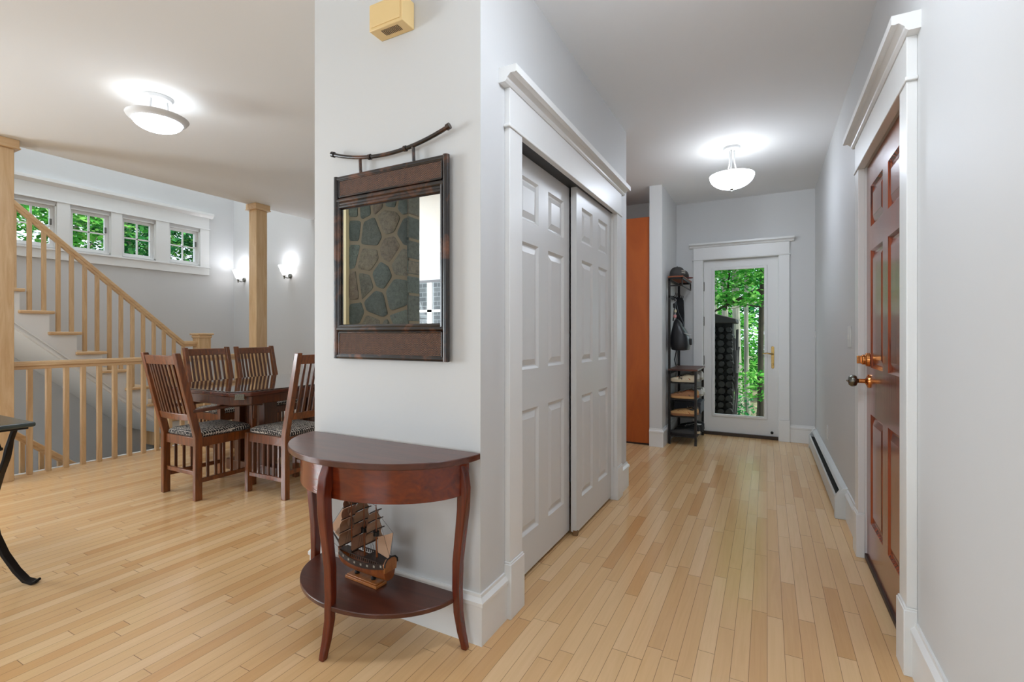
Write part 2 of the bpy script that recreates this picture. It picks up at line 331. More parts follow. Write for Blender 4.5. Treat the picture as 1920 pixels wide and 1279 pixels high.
def casing_y(name,yw,sgn,x0,x1,z_head,hh=.155,cw=.1,t=.022,crown=.045,cz=.05,plinth=.235):
    r=struct(name,((x0+x1)/2,yw,0)); Y=lambda a:yw+sgn*a
    for a,b in ((x0-cw,x0),(x1,x1+cw)):
        MB().box(a,b,Y(0),Y(t),plinth,z_head).build('casing',"trim",r,.002)
        MB().box(a-.005,b+.005,Y(0),Y(t+.009),0,plinth).build('plinth_block','trim',r,.003)
    MB().box(x0-cw-.012,x1+cw+.012,Y(0),Y(t+.006),z_head,z_head+.012).build('fillet','trim',r,.003)
    MB().box(x0-cw,x1+cw,Y(0),Y(t),z_head+.012,z_head+hh).build('head_board','trim',r,.002)
    z=z_head+hh; pr=[(0,0),(t+.004,0),(t+.012,.008),(t+.014,.016),(t+.026,.026),(t+crown,.03),(t+crown,cz),(0,cz)]
    MB().prism([(Y(a),z+b) for a,b in pr],'yz',x0-cw-crown,x1+cw+crown).build('crown_moulding','trim',r,0,20)
    return r
casing_x('trim_2',WX,1,1.87,3.37,0,2.03,.165,.115,.025)
# closet jambs
st(MB().box(-1.1,WX,1.868,1.874,0,2.045).box(-1.1,WX,3.366,3.371,0,2.045),'trim_3','trim')
casing_x('trim_4',RX,-1,2.205,3.105,0,2.045,.155,.1,.03,.05)
st(MB().box(RX,.6,2.2,2.206,0,2.06).box(RX,.6,3.104,3.11,0,2.06).box(RX,.6,2.2,3.11,2.05,2.06),'trim_5','trim')
casing_y('trim_6',6.08,-1,-.67,.118,2.045,.145,.1)
st(MB().box(-.671,-.664,6.08,6.24,0,2.05).box(.112,.119,6.08,6.24,0,2.05).box(-.67,.118,6.08,6.24,2.043,2.05),'trim_7','trim')
st(MB().box(.512,.53,2.2,2.235,0,2.06).box(.512,.53,3.075,3.11,0,2.06).box(.512,.53,2.235,3.075,2.02,2.06),'trim_10','trim')  # stop strips behind the entry door, added to block a sun leak
# mahogany entry door
d=struct('door_3',(.462,2.65,.02)); leaf('door_leaf',d,'mahog',lambda u,z,dd:(.462-dd,3.1-u,.022+z),six(.89,.105,.105,[(.2,.75),(.985,1.575),(1.695,1.9)]),.89,2.02,.045)
MB().box(.452,.5,2.21,3.1,.004,.03).build('door_sweep',plain('sweep_brown','2f1a12',.5),d,.003)
MB().lathe([(.0,-.078),(.004,-.076),(.006,-.07),(.022,-.066),(.03,-.055),(.031,-.045),(.026,-.034),(.012,-.028),(.009,-.02),(.0,-.02)],(.442,3.035,.935),20,'x').build('knob','pewter',d,label='silver knob end')
MB().lathe([(.0,-.045),(.011,-.044),(.011,-.018),(.02,-.012),(.034,-.008),(.036,0),(0,0)],(.462,3.035,.935),24,'x').build('rose_plate','copper',d)
MB().lathe([(.0,-.034),(.02,-.034),(.026,-.028),(.026,-.016),(.034,-.014),(.036,0),(0,0)],(.462,3.035,1.045),20,'x').box(.41,.43,3.03,3.04,1.025,1.065).build('deadbolt','copper',d,.002)
# glazed end door
d=struct('door_4',(-.27,6.15,.02)); Y0,Y1=6.135,6.18; gx0,gx1,gz0,gz1=-.548,-.022,.24,1.93
MB().box(-.662,gx0,Y0,Y1,.035,2.04).box(gx1,.110,Y0,Y1,.035,2.04).box(gx0,gx1,Y0,Y1,.035,gz0).box(gx0,gx1,Y0,Y1,gz1,2.04).build('door_leaf','trim',d)
m=MB()
for a,b,c_,e in ((gx0-.025,gx0+.006,gz0-.025,gz1+.025),(gx1-.006,gx1+.025,gz0-.025,gz1+.025),(gx0,gx1,gz0-.025,gz0+.006),(gx0,gx1,gz1-.006,gz1+.025)): m.box(a,b,Y0-.012,Y0+.004,c_,e)
m.build('glazing_bead','trim',d,.004)
MB().box(gx0,gx1,6.155,6.16,gz0,gz1).build('glass_pane','clear',d)
MB().box(-.665,.113,6.1,6.2,.0,.034).build('threshold',plain('threshold_bronze','3a2a1e',.4,.3),d,.003)
MB().prism([(.057+math.cos(q)*.015,.917+math.sin(q)*.015+(.11 if math.sin(q)>=0 else -.11)) for q in [2*PI*k/20 for k in range(20)]],'xz',Y0-.006,Y0).build('handle_plate','brass',d,.002)
MB().tube([(.057,Y0-.004,.955),(.057,Y0-.045,.955),(.04,Y0-.052,.957),(-.0,Y0-.05,.965),(-.045,Y0-.045,.958)],[.009,.009,.009,.007,.006],10).lathe([(.0,-.02),(.008,-.02),(.012,-.012),(.012,0)],(.057,Y0-.004,.84),12,'y').build('lever_handle','brass',d)
for z in (1.74,1.33,.87): MB().box(-.668,-.655,Y0-.012,Y0+.002,z-.05,z+.05).lathe([(0,-.055),(.006,-.055),(.006,.055),(0,.055)],(-.662,Y0-.012,z),10).build('hinge','hinge',d)
MB().lathe([(0,-.03),(.014,-.03),(.016,-.01),(.012,0)],(.05,Y0,.075),14,'y').build('door_stop','iron',d)
# stairwell windows
r=struct('trim_8',(-7.2,3.1,2.4)); y0,y1=1.6,4.155; X=-7.2
MB().box(X,X+.022,y0,y1,2.70,2.86).build('head_board','trim',r,.002)
MB().prism([(X,2.86),(X+.025,2.86),(X+.05,2.89),(X+.06,2.895),(X+.06,2.93),(X,2.93)],'xz',y0-.05,y1+.05).build('crown_moulding','trim',r)
MB().box(X,X+.03,y0,y1+.012,2.69,2.705).build('fillet','trim',r,.002)
MB().box(X,X+.022,y0,y1,2.03,2.135).box(X,X+.035,y0,y1+.01,2.13,2.15).build('apron','trim',r,.002)
ed=[y0]+[v for ab in WY for v in ab]+[y1]
for i in range(0,len(ed),2): MB().box(X,X+.022,ed[i],ed[i+1],2.15,2.69).build('casing','trim',r,.002)
for i,(a,b) in enumerate(WY):
    w_=struct('window_%d'%(i+1),(X-.08,(a+b)/2,WZ0)); 
    m=MB().box(X-.14,X+.004,a,a+.012,WZ0,WZ1).box(X-.14,X+.004,b-.012,b,WZ0,WZ1).box(X-.14,X+.004,a,b,WZ0,WZ0+.012).box(X-.14,X+.004,a,b,WZ1-.012,WZ1); m.build('window_frame','trim',w_)
    s0=X-.07; t=.032
    m=MB().box(s0,s0+.035,a+.012,a+.012+t,WZ0+.012,WZ1-.012).box(s0,s0+.035,b-.012-t,b-.012,WZ0+.012,WZ1-.012).box(s0,s0+.035,a+.012+t,b-.012-t,WZ0+.012,WZ0+.012+t).box(s0,s0+.035,a+.012+t,b-.012-t,WZ1-.012-t,WZ1-.012)
    m.build('sash','trim',w_,.002)
    MB().box(s0+.008,s0+.028,(a+b)/2-.008,(a+b)/2+.008,WZ0+.03,WZ1-.03).box(s0+.008,s0+.028,a+.03,b-.03,(WZ0+WZ1)/2-.008,(WZ0+WZ1)/2+.008).build('muntin','trim',w_)
    MB().box(s0+.014,s0+.018,a+.02,b-.02,WZ0+.02,WZ1-.02).build('glass_pane','glass',w_)
    if i!=2: MB().box(s0+.035,s0+.05,b-.05,b-.03,WZ0+.26,WZ0+.33).build('latch','hinge',w_,.003)
# living room windows behind the camera; those without a blind added for brightness
def bigwin(n,ax,t,a,b,z0,z1,sg,cols,blind=None):
    w_=struct('window_%d'%n,(0,0,0)); 
    def bx(m,p0,p1,d0,d1,q0,q1):
        D0,D1=t+sg*d0,t+sg*d1
        return m.box(p0,p1,D0,D1,q0,q1) if ax=='y' else m.box(D0,D1,p0,p1,q0,q1)
    m=MB(); c=.1
    bx(m,a-c,a,0,.022,z0,z1+.15); bx(m,b,b+c,0,.022,z0,z1+.15); bx(m,a,b,0,.022,z1,z1+.15); bx(m,a-c-.03,b+c+.03,0,.05,z0-.03,z0); bx(m,a-c,b+c,0,.02,z0-.13,z0-.03); m.build('casing','trim',w_,.002)
    m=MB(); s=.05
    for i in range(cols):
        p0=a+(b-a)*i/cols; p1=a+(b-a)*(i+1)/cols
        bx(m,p0,p0+s,-.09,-.04,z0,z1); bx(m,p1-s,p1,-.09,-.04,z0,z1); bx(m,p0,p1,-.09,-.04,z0,z0+s); bx(m,p0,p1,-.09,-.04,z1-s,z1); bx(m,p0,p1,-.09,-.04,(z0+z1)/2-.02,(z0+z1)/2+.02)
    m.build('sash','trim',w_)
    m=MB(); bx(m,a+.02,b-.02,-.07,-.066,z0+.02,z1-.02); m.build('glass_pane','glass',w_)
    if blind:
        m=MB(); bx(m,a+.01,b-.01,-.03,-.026,blind,z1); m.build('blind',plain('blind_fabric','c9c9cc',.9),w_)
        m=MB(); bx(m,a+.01,b-.01,-.035,-.02,blind-.04,blind); m.build('blind_rail',plain('blind_rail_grey','6a6a6e',.6),w_)
bigwin(5,'y',-3.5,-5.95,-4.25,.6,2.55,1,2,2.1); bigwin(6,'y',-3.5,-2.6,-.4,.6,2.5,1,3); bigwin(7,'x',-7.2,-2.7,-.5,.6,2.5,1,3)
st(MB().box(-5.56,-5.52,.9,3.33,-.28,.004),'trim_9','trim')
# ================= STAIRS, RAILINGS, COLUMNS =================
SX=-6.1; NY=lambda k:3.30-.209*(k-1); RZ=.2
sr=thing('staircase','straight staircase with pale maple treads and white skirt climbing left past the small windows','staircase',(-6.6,3.4,0))
zl=lambda y:1.223-.916*(y-1.778)         # underside line
poly=[]
K=14
for k in range(1,K+1):
    poly+= [(NY(k)-.02,RZ*(k-1)),(NY(k)-.02,RZ*k-.03)]
ye=NY(K)-.25
poly+= [(ye,RZ*K-.03),(ye,zl(ye)),(3.11,zl(3.11)),(3.22,.0)]
poly=[(a,b) for a,b in poly]
MB().prism(poly,'yz',SX-.03,SX).build('stringer','trim',sr)
MB().prism(poly,'yz',-7.2,-7.17).build('wall_skirt','trim',sr)
# moulding along the lower edge
m=MB(); a_,b_=(.4,zl(.4)),(3.08,zl(3.08))
for o_,w_ in ((.012,.02),(.055,.012)): m.bar((SX+.006,a_[0],a_[1]+o_+.01),(SX+.006,b_[0],b_[1]+o_+.01),.012,w_)
m.build('stringer_moulding','trim',sr,.002)
MB().prism([(.3,zl(.3)),(3.11,zl(3.11)),(3.11,zl(3.11)+.02),(.3,zl(.3)+.02)],'yz',-7.2,SX-.028).build('soffit','trim',sr)
for k in range(1,K+1):
    MB().box(-7.17,SX-.03,NY(k)-.035,NY(k)-.02,RZ*(k-1),RZ*k-.03).build('riser','trim',sr)
    y=NY(k); yb=NY(k+1)-.02
    MB().box(-7.17,SX+.035,yb-.012,y+.012,RZ*k-.03,RZ*k).build('tread','maple_y',sr,.008)
rail=lambda y:2.402-.904*(y-1.811)-.0
BX=-6.15
for k in range(1,K+1):
    for q in (.045,.148):
        y=NY(k)-q
        if y<.6: continue
        MB().bar((BX,y,RZ*k),(BX,y,min(rail(y)-.045,1e9)),.032,.032,(0,1,0)).build('baluster','maple',sr,.003)
def handrail(m,p0,p1):
    p0,p1=Vector(p0),Vector(p1); m.bar(p0,p1,.062,.03); m.bar(p0-Vector((0,0,.028)),p1-Vector((0,0,.028)),.04,.03); m.bar(p0+Vector((0,0,.018)),p1+Vector((0,0,.018)),.046,.012); return m
m=MB(); handrail(m,(BX,.5,rail(.5)-.03),(BX,3.25,rail(3.25)-.03)); handrail(m,(BX,3.245,rail(3.25)-.03),(BX,3.44,rail(3.25)-.03)); m.build('handrail','maple_y',sr,.004)
m=MB().box(BX-.07,BX+.07,3.4,3.54,0,1.13); nwl=m.build('newel_post','maple',sr,.004)
MB().box(BX-.095,BX+.095,3.375,3.565,1.165,1.19).box(BX-.08,BX+.08,3.39,3.55,1.13,1.165).build('newel_cap','maple_y',nwl,.008)
# level railing along the opening
RLX=-5.47
lr=thing('level_railing','level maple railing with square balusters along the edge of the stairwell opening','railing',(RLX,2.6,0))
m=MB(); handrail(m,(RLX,1.56,.925),(RLX,3.65,.925)); m.build('handrail','maple_y',lr,.004)
y=1.69
while y<3.6:
    MB().box(RLX-.0175,RLX+.0175,y-.0175,y+.0175,0,.885).build('baluster','maple',lr,.003); y+=.1195
# lower flight
ls=thing('basement_stairs','lower flight of stairs going down inside the stairwell opening with maple rail','stairs',(-6.4,1.2,-2.7))
poly=[(1.0,-.26)]
for k in range(12): poly+=[(1.05+.209*k,-.005-.2*k-.2),(1.05+.209*(k+1),-.005-.2*k-.2)]
poly+=[(1.05+.209*12,-2.7),(1.0,-2.7)]
MB().prism(poly,'yz',-7.19,-5.68).build('steps','trim',ls)
lz=lambda y:.345-.904*(y-1.64)
m=MB(); handrail(m,(-5.66,1.0,lz(1.0)),(-5.66,3.3,lz(3.3))); m.build('handrail','maple_y',ls,.004)
for i in range(16):
    y=1.2+.125*i; MB().bar((-5.66,y,lz(y)-.9),(-5.66,y,lz(y)-.03),.032,.032,(0,1,0)).build('baluster','maple',ls,.003)
def column(x0,x1,y0,y1,label):
    t=thing('wooden_column',label,'column',((x0+x1)/2,(y0+y1)/2,0))
    MB().box(x0,x1,y0,y1,0,2.66).build('shaft','maple',t,.004)
    MB().box(x0-.025,x1+.025,y0-.025,y1+.025,2.665,2.735).box(x0-.032,x1+.032,y0-.032,y1+.032,2.66,2.672).build('capital','maple_y',t,.005)
column(-5.48,-5.34,1.42,1.56,'square maple column nearest the camera, cut by the left edge of the photo')
column(-5.50,-5.36,3.65,3.79,'square maple column farther back beside the wall sconces, behind the dining chairs')
# ================= DINING SET =================
def make_chair(arms=False):
    """faces +y; rear feet at y=0, x=+-.2; seat front at y=.42"""
    t=thing('dining_chair','x','chair'); hw=.205; w=.038
    R=lambda z:-.005-(max(0,z-.45))*.235-(.0 if z>.45 else (.45-z)*.0)
    for s in (-1,1):
        ring=[]
        for z in (0,.25,.45,.75,1.045):
            y=R(z); d=.024 if z<1 else .019; dw=w/2
            ring.append([(s*hw-dw,y-d,z),(s*hw+dw,y-d,z),(s*hw+dw,y+d,z),(s*hw-dw,y+d,z)])
        MB().loft(ring).build('back_post','oak',t,.004)
        MB().box(s*hw-.019,s*hw+.019,.39,.43,0,.63 if arms else .44).build('front_leg','oak',t,.004)
        # side rails and slats
        MB().box(s*hw-.011,s*hw+.011,.02,.39,.375,.44).build('side_rail','oak',t,.003); MB().box(s*hw-.011,s*hw+.011,.02,.39,.12,.15).build('side_stretcher','oak',t,.003)
        for i in range(6):
            y=.065+i*.058; MB().box(s*hw-.006,s*hw+.006,y-.009,y+.009,.15,.375).build('side_slat','oak_dark',t,.001)
        if arms:
            MB().loft([[(s*(hw+.005)-a,y,z+b) for a,b in ((-wd,-.011),(wd,-.011),(wd,.011),(-wd,.011))] for y,z,wd in ((R(.64)+.005,.635,.02),(.15,.64,.026),(.34,.64,.032),(.47,.625,.032))]).build('armrest','oak_dark',t,.004)
            MB().box(s*(hw+.03)-.005,s*(hw+.03)+.005,.395,.425,.52,.63).build('arm_bracket','oak',t,.002)
    MB().box(-hw,hw,.398,.42,.375,.44).build('front_rail','oak',t,.003)
    MB().box(-hw,hw,-.012,.012,.375,.44).build('rear_rail','oak',t,.003)
    MB().box(-hw,hw,-.01,.01,.17,.20).build('rear_stretcher','oak',t,.003)
    # crest and lower back rail, slightly bowed
    def bow(z0,z1,th=.011):
        rr=[]
        for i in range(9):
            x=-hw+.015+(2*hw-.03)*i/8; o=-.022*(1-(x/hw)**2)
            rr.append([(x,R(z0)-th+o,z0),(x,R(z0)+th+o,z0),(x,R(z1)+th+o,z1),(x,R(z1)-th+o,z1)])
        return rr
    MB().loft(bow(.965,1.03)).build('crest_rail','oak',t,.004); MB().loft(bow(.565,.615)).build('lower_back_rail','oak',t,.004)
    for i in range(8):
        x=-.148+i*.0423; o=-.022*(1-(x/hw)**2)
        MB().loft([[(x-.009,R(z)-.006+o,z),(x+.009,R(z)-.006+o,z),(x+.009,R(z)+.006+o,z),(x-.009,R(z)+.006+o,z)] for z in (.61,.79,.968)]).build('back_slat','oak_dark',t,.001)
    # cushion
    rings=[]
    for z,ins in ((.438,.012),(.45,.0),(.468,.004),(.482,.03),(.49,.08),(.492,.16)):
        r=[]
        for k in range(32):
            q=2*PI*k/32; cx,cy=math.cos(q),math.sin(q); e=.22
            sx=math.copysign(abs(cx)**e,cx); sy=math.copysign(abs(cy)**e,cy)
            r.append((sx*(hw-.002-ins+(.012 if cy>0 else 0)),.205+sy*(.215-ins),z))
        rings.append(r)
    MB().loft(rings).build('seat_cushion','fabric',t)
    return t
cs=make_chair(False); ca=make_chair(True)
ca.location=(-3.766,1.985,0); ca['label']='wooden slat-back armchair pulled out at the near end of the dining table'; ca['group']='dining chairs'
cs.location=(-3.03,2.485,0); cs.rotation_euler=(0,0,PI/2); cs['label']='slat-back side chair on the near side of the table, partly hidden by the mirror wall'; cs['group']='dining chairs'
dup(cs,(-4.86,2.87,0),-PI/2,'left slat-back side chair of the two on the far side of the table')
dup(cs,(-4.86,3.38,0),-PI/2,'right slat-back side chair of the two on the far side of the table')
tx0,tx1,ty0,ty1=-4.42,-3.295,2.1,3.78
dt=thing('dining_table','dark wooden dining table with clipped corners, glass top and slatted pedestal','table',((tx0+tx1)/2,(ty0+ty1)/2,0))
def octo(i,c=.1): 
    x0,x1,y0,y1=tx0+i,tx1-i,ty0+i,ty1-i; return [(x0+c,y0),(x1-c,y0),(x1,y0+c),(x1,y1-c),(x1-c,y1),(x0+c,y1),(x0,y1-c),(x0,y0+c)]
MB().prism(octo(0),'xy',.725,.755).build('tabletop','tabletop',dt,.006)
MB().prism(octo(.025),'xy',.66,.725).build('apron','oak_dark',dt,.004)
MB().prism(octo(.012),'xy',.7555,.7635).build('glass_top','tglass',dt,.002)
for cx,cy,sx,sy in ((tx0,ty0,-1,-1),(tx1,ty0,1,-1),(tx1,ty1,1,1),(tx0,ty1,-1,1)):
    c=Vector((cx-sx*.05,cy-sy*.05,.728)); n=Vector((sx,sy,0)).normalized(); tt=Vector((-n.y,n.x,0)); c=c+n*.002
    m=MB().bar(c-tt*.03+Vector((0,0,0)),c+tt*.03,.006,.034).bar(c-tt*.034+Vector((0,0,-.02)),c+tt*.034+Vector((0,0,-.02)),.014,.007)
    for k in range(4): m.bar(c+n*.005+tt*(-.022+.0145*k)-Vector((0,0,.01)),c+n*.005+tt*(-.016+.0145*k)+Vector((0,0,.012)),.003,.005)
    m.build('corner_bracket','pewter',dt,.001,label='cast metal corner bracket')
cxm=(tx0+tx1)/2
for yy_ in (2.62,3.26):
    MB().box(cxm-.2,cxm-.13,yy_-.06,yy_+.06,.09,.66).box(cxm+.13,cxm+.2,yy_-.06,yy_+.06,.09,.66).build('pedestal_post','oak_dark',dt,.004)
    for k in range(5): MB().box(cxm-.11+.048*k,cxm-.082+.048*k,yy_-.01,yy_+.01,.09,.66).build('pedestal_slat','oak_dark',dt,.001)
    MB().box(cxm-.34,cxm+.34,yy_-.05,yy_+.05,.0,.09).build('pedestal_foot','oak_dark',dt,.008)
MB().box(cxm-.17,cxm+.17,2.62,3.26,.12,.2).build('stretcher','oak_dark',dt,.004)
# ================= CONSOLE TABLE =================
ccx,ccy=-1.398,1.543
ct=thing('console_table','reddish cherry half-moon console table with curved legs against the mirror wall','table',(ccx,ccy,0))
def half(a,b,y=ccy,cx=ccx,n=64): return [(cx+a*math.cos(PI*k/n),y-b*math.sin(PI*k/n)) for k in range(n+1)]
MB().prism(half(.45,.338),'xy',.707,.73).build('tabletop','cherrytop',ct,.003)
o_=half(.40,.292); i_=half(.38,.272); MB().prism(o_+i_[::-1],'xy',.575,.707).build('apron','cherry',ct,.002)
MB().prism(half(.375,.292,1.535,ccx-.012),'xy',.168,.186).build('shelf','cherrytop',ct,.003)
def cab(ang,r0x,r0y,w=.046):
    dx,dy=math.cos(ang),-math.sin(ang); tt=Vector((-dy,dx,0)); R_=[]
    prof=[(.0,.022,.024,.024),(.02,.018,.025,.024),(.06,.006,.028,.026),(.13,-.008,.031,.028),(.22,-.012,.034,.030),(.32,-.010,.035,.032),(.42,.002,.036,.034),(.52,.014,.037,.038),(.60,.017,.037,.040),(.66,.006,.037,.044),(.705,-.014,.036,.044)]
    for z,k,wt,wr in prof:
        c=Vector((ccx-.018+dx*(r0x+k),ccy+dy*(r0y+k),z)); d=Vector((dx,dy,0))
        if ang<.3 or ang>2.8: c.y-=.03
        R_.append([c+tt*wt/2-d*wr/2,c+tt*wt/2+d*wr/2,c-tt*wt/2+d*wr/2,c-tt*wt/2-d*wr/2])
    return MB().loft(R_)
for q in (0.0,PI/2,PI): cab(q,.397,.30).build('leg','cherryleg',ct,.004)
# ================= MODEL SHIP =================
sh=thing('model_ship','wooden model of a three-masted sailing ship on the console table shelf','model ship',(-1.43,1.44,.186),rz=0)
SHROT=math.radians(-4)
M['hullorange']=wood('ship_hull_wood','6e3410','9c5218',(40,8,8),.35,.3); M['shipdark']=plain('ship_dark_wood','2c1a10',.5,var=.2); M['sail']=plain('ship_sail_cloth','b9957a',.9,var=.25); M['sail2']=plain('ship_sail_cloth_darker','b0846a',.9,var=.25); M['standw']=wood('ship_stand_wood','8f531f','b9743a',(40,10,10),.4,.2); M['white']=plain('white_stripe','a39b8c',.6)  # sail cloth comes in a lighter and a darker tone
def shp(p):  # ship local: x along length (bow -x), scaled
    x,y,z=p; c,s=math.cos(SHROT),math.sin(SHROT); return (-1.43+x*c-y*s,1.44+x*s+y*c,.186+z)
def sb(m,name,mat,**k):
    m.v=[shp(p) for p in m.v]; return m.build(name,mat,sh,**k)
sb(MB().box(-.085,.095,-.028,.028,0,.012).box(-.08,.09,-.023,.023,.012,.017),'stand_base','standw',bevel=.002)
for x in (-.045,.05): sb(MB().lathe([(.0,.017),(.009,.018),(.011,.024),(.006,.03),(.008,.038),(.0,.04)],(x,0,0),12),'stand_peg','black')
rings=[]
for i in range(17):
    u=i/16; x=-.15+.29*u; wd=.034*math.sin(PI*min(1,(u*.85+.02))**.8)**.6 if u<.6 else .034-.004*(u-.6)/.4
    sheer=.018*(2*u-1)**2+.012*max(0,u-.6); ztop=.088+sheer; zk=.038+.035*max(0,.25-u)*4*max(0,.25-u)*2
    r=[]
    for k in range(13):
        q=PI*k/12; cx=math.cos(q); r.append((x+(.0),wd*math.copysign(abs(cx)**.55,cx),ztop-(ztop-zk)*(math.sin(q)**.8)))
    rings.append(r)
sb(MB().loft(rings,True,True),'hull','hullorange')
for s in (-1,1):
    m=MB(); m2=MB()
    for i in range(1,16):
        u=i/16; wd=.034*math.sin(PI*min(1,(u*.85+.02))**.8)**.6 if u<.6 else .034-.004*(u-.6)/.4; x=-.15+.29*u; sheer=.018*(2*u-1)**2+.012*max(0,u-.6)
        u2=(i+1)/16; wd2=.034*math.sin(PI*min(1,(u2*.85+.02))**.8)**.6 if u2<.6 else .034-.004*(u2-.6)/.4; sh2=.018*(2*u2-1)**2+.012*max(0,u2-.6)
        m.bar((x,s*(wd+.001),.080+sheer),(x+.0185,s*(wd2+.001),.080+sh2),.003,.022)
        if i%2: m2.box(x,x+.009,s*(wd+.001),s*(wd+.0035),.078+sheer,.086+sheer)
    sb(m,'gun_deck_band','shipdark'); sb(m2,'gun_ports','white')
sb(MB().prism([(.130,.088),(-.150+.0,.1)][0:0] or [(y,z) for y,z in ((-.03,.075),(.03,.075),(.034,.108),(.02,.125),(-.02,.125),(-.034,.108))],'yz',.138,.146),'stern_panel','standw',bevel=.001)
sb(MB().tube([(.148,-.034,.1),(.148,-.032,.115),(.148,-.02,.127),(.148,0,.131),(.148,.02,.127),(.148,.032,.115),(.148,.034,.1)],.003,6),'stern_frame','black')
sb(MB().box(.02,.135,-.03,.03,.106,.110),'quarter_deck','shipdark'); sb(MB().box(-.13,-.06,-.018,.018,.1,.105),'fore_deck','shipdark')
m=MB()
for i in range(15): m.box(-.05+.011*i,-.047+.011*i,-.034,-.031,.098,.11).box(-.05+.011*i,-.047+.011*i,.031,.034,.098,.11)
m.box(-.06,.12,-.0345,-.031,.11,.113).box(-.06,.12,.031,.0345,.11,.113); sb(m,'deck_rail','shipdark')
sb(MB().tube([(-.13,0,.098),(-.17,0,.13),(-.215,0,.168)],[.004,.0035,.002],6),'bowsprit','shipdark')
mx=[(-.075,.335),(.0,.335),(.07,.315)]
for x,h in mx: sb(MB().tube([(x,0,.09),(x-.004,0,.2),(x-.006,0,h)],[.004,.0035,.002],7),'mast','hullorange')
for mi,(x,h) in enumerate(mx):
    lv=[.135,.19,.24,.285,h-.015]; wds=[.055,.05,.042,.034,.026]
    if mi==2: lv=[.175,.215,.255,.29]; wds=[.045,.04,.033,.025]
    for a_,b_,w0,w1 in zip(lv,lv[1:],wds,wds[1:]):
        rr=[]
        for i in range(7):
            t_=i/6; z=a_+(b_-.004-a_)*t_; wd=w0+(w1-w0)*t_; bl=.022*math.sin(PI*t_)**.8
            rr.append([(x-.008-bl*(1-(k/3-1)**2*.5)-.002*k%3*.5,(k/3-1)*wd,z) for k in range(7)])
        m=MB().loft(rr,False,False); rr2=[[(p[0]+.0015,p[1],p[2]) for p in r] for r in rr]; m.loft(rr2,False,False); sb(m,'square_sail','sail' if (mi+int(a_*100))%2 else 'sail2')
    for z,wd in zip(lv,wds): sb(MB().tube([(x-.008,-wd-.006,z),(x-.01,0,z+.001),(x-.008,wd+.006,z)],.0022,6),'yard','shipdark')
for (a_,b_,c_) in (((-.21,0,.17),(-.085,0,.32),(-.12,0,.125)),((-.185,0,.15),(-.082,0,.26),(-.105,0,.12))):
    sb(MB()._add([a_,b_,c_,(a_[0],.0012,a_[2]),(b_[0],.0012,b_[2]),(c_[0],.0012,c_[2])],[(0,1,2),(5,4,3),(0,2,5,3),(0,3,4,1),(1,4,5,2)]),'jib_sail','sail')
p=[(.075,0,.13),(.135,0,.118),(.158,0,.225),(.075,0,.19)]
sb(MB()._add(p+[(a,.0012,c) for a,_,c in p],[(0,1,2,3),(7,6,5,4),(0,4,5,1),(1,5,6,2),(2,6,7,3),(3,7,4,0)]),'spanker_sail','sail')
m=MB()
for x,h in mx:
    for s in (-1,1):
        for k in range(3): m.tube([(x-.015+.02*k,s*.032,.105),(x-.004,s*.003,h*.72)],.0006,4)
for q in (((-.215,0,.168),(-.081,0,.33)),((-.081,0,.33),(-.006,0,.33)),((-.006,0,.33),(.064,0,.31)),((.064,0,.31),(.14,0,.125)),((.158,0,.225),(.145,0,.12)),((.066,0,.29),(.158,0,.225)),((-.215,0,.168),(-.15,0,.105)),((-.2,-.02,.135),(-.14,-.01,.1)),((-.215,0,.168),(-.2,-.02,.135))): m.tube(q,.0008,4)
sb(m,'rigging','shipdark')
for x in (.0,.07): sb(MB().lathe([(.009,-.002),(.011,0),(.011,.014),(.013,.016)],(x-.004,-.001,.195),10),'crows_nest','black')
# ================= MIRROR =================
mr=thing('wall_mirror','rectangular wall mirror in a scorched bamboo frame with woven panels and curved top bar','mirror',(-1.4,1.565,1.5))
x0,x1,z0,z1,yf,yb=-1.712,-1.092,1.068,1.875,1.525,1.56
m=MB()
for a,b in (((x0+.012,z0),(x0+.012,z1)),((x1-.012,z0),(x1-.012,z1))): m.tube([(a[0],1.542,a[1]),(b[0],1.542,b[1])],.0135,12)
for z in (z0+.01,z1-.01,1.768,1.198): m.tube([(x0+.004,1.543,z),(x1-.004,1.543,z)],.0115,12)
m.build('outer_frame','bamboo',mr)
m=MB()
for x in (x0+.03,x1-.03): m.tube([(x,1.54,1.205),(x,1.54,1.762)],.008,10)
gx0,gx1,gz0,gz1=x0+.04,x1-.036,1.216,1.728
for z in (gz0-.006,gz1+.012,1.752): m.tube([(x0+.026,1.542,z),(x1-.026,1.542,z)],.009 if z!=1.752 else .008,10)
m.build('inner_frame','bamboo',mr)
m=MB().box(x0+.02,x1-.02,1.548,1.56,z0+.005,z1-.005); m.build('backing','shipdark',mr)
for a,b in ((1.085,1.183),(1.785,1.857)):
    MB().box(x0+.03,x1-.03,1.538,1.549,a,b).build('woven_panel','rattan',mr); wpn=C.objects[-1]
    m=MB()
    for z in (a,b): m.tube([(x0+.03,1.539,z),(x1-.03,1.539,z)],.0045,8)
    for x in (x0+.03,x1-.03): m.tube([(x,1.539,a),(x,1.539,b)],.0045,8)
    m.build('panel_edging','bamboo',wpn)
MB().box(gx0-.002,gx1+.002,1.5465,1.5478,gz0,gz1).build('mirror_glass','mirror',mr,smooth=0)
pts=[(-1.402+.312*u,1.535,1.926+.052*u*u) for u in [k/10-1 for k in range(21)]]
m=MB().tube(pts,.0085,12)
for u in (-1,1): m.tube([(-1.402+.305*u,1.535,1.976),(-1.402+.32*u,1.535,1.981)],.0125,12)
for u in (-.3,.32): m.tube([(-1.402+.312*u-.006,1.535,1.926+.052*u*u),(-1.402+.312*u+.006,1.535,1.926+.052*u*u)],.012,12)
m.build('curved_top_bar','bamboo',mr)
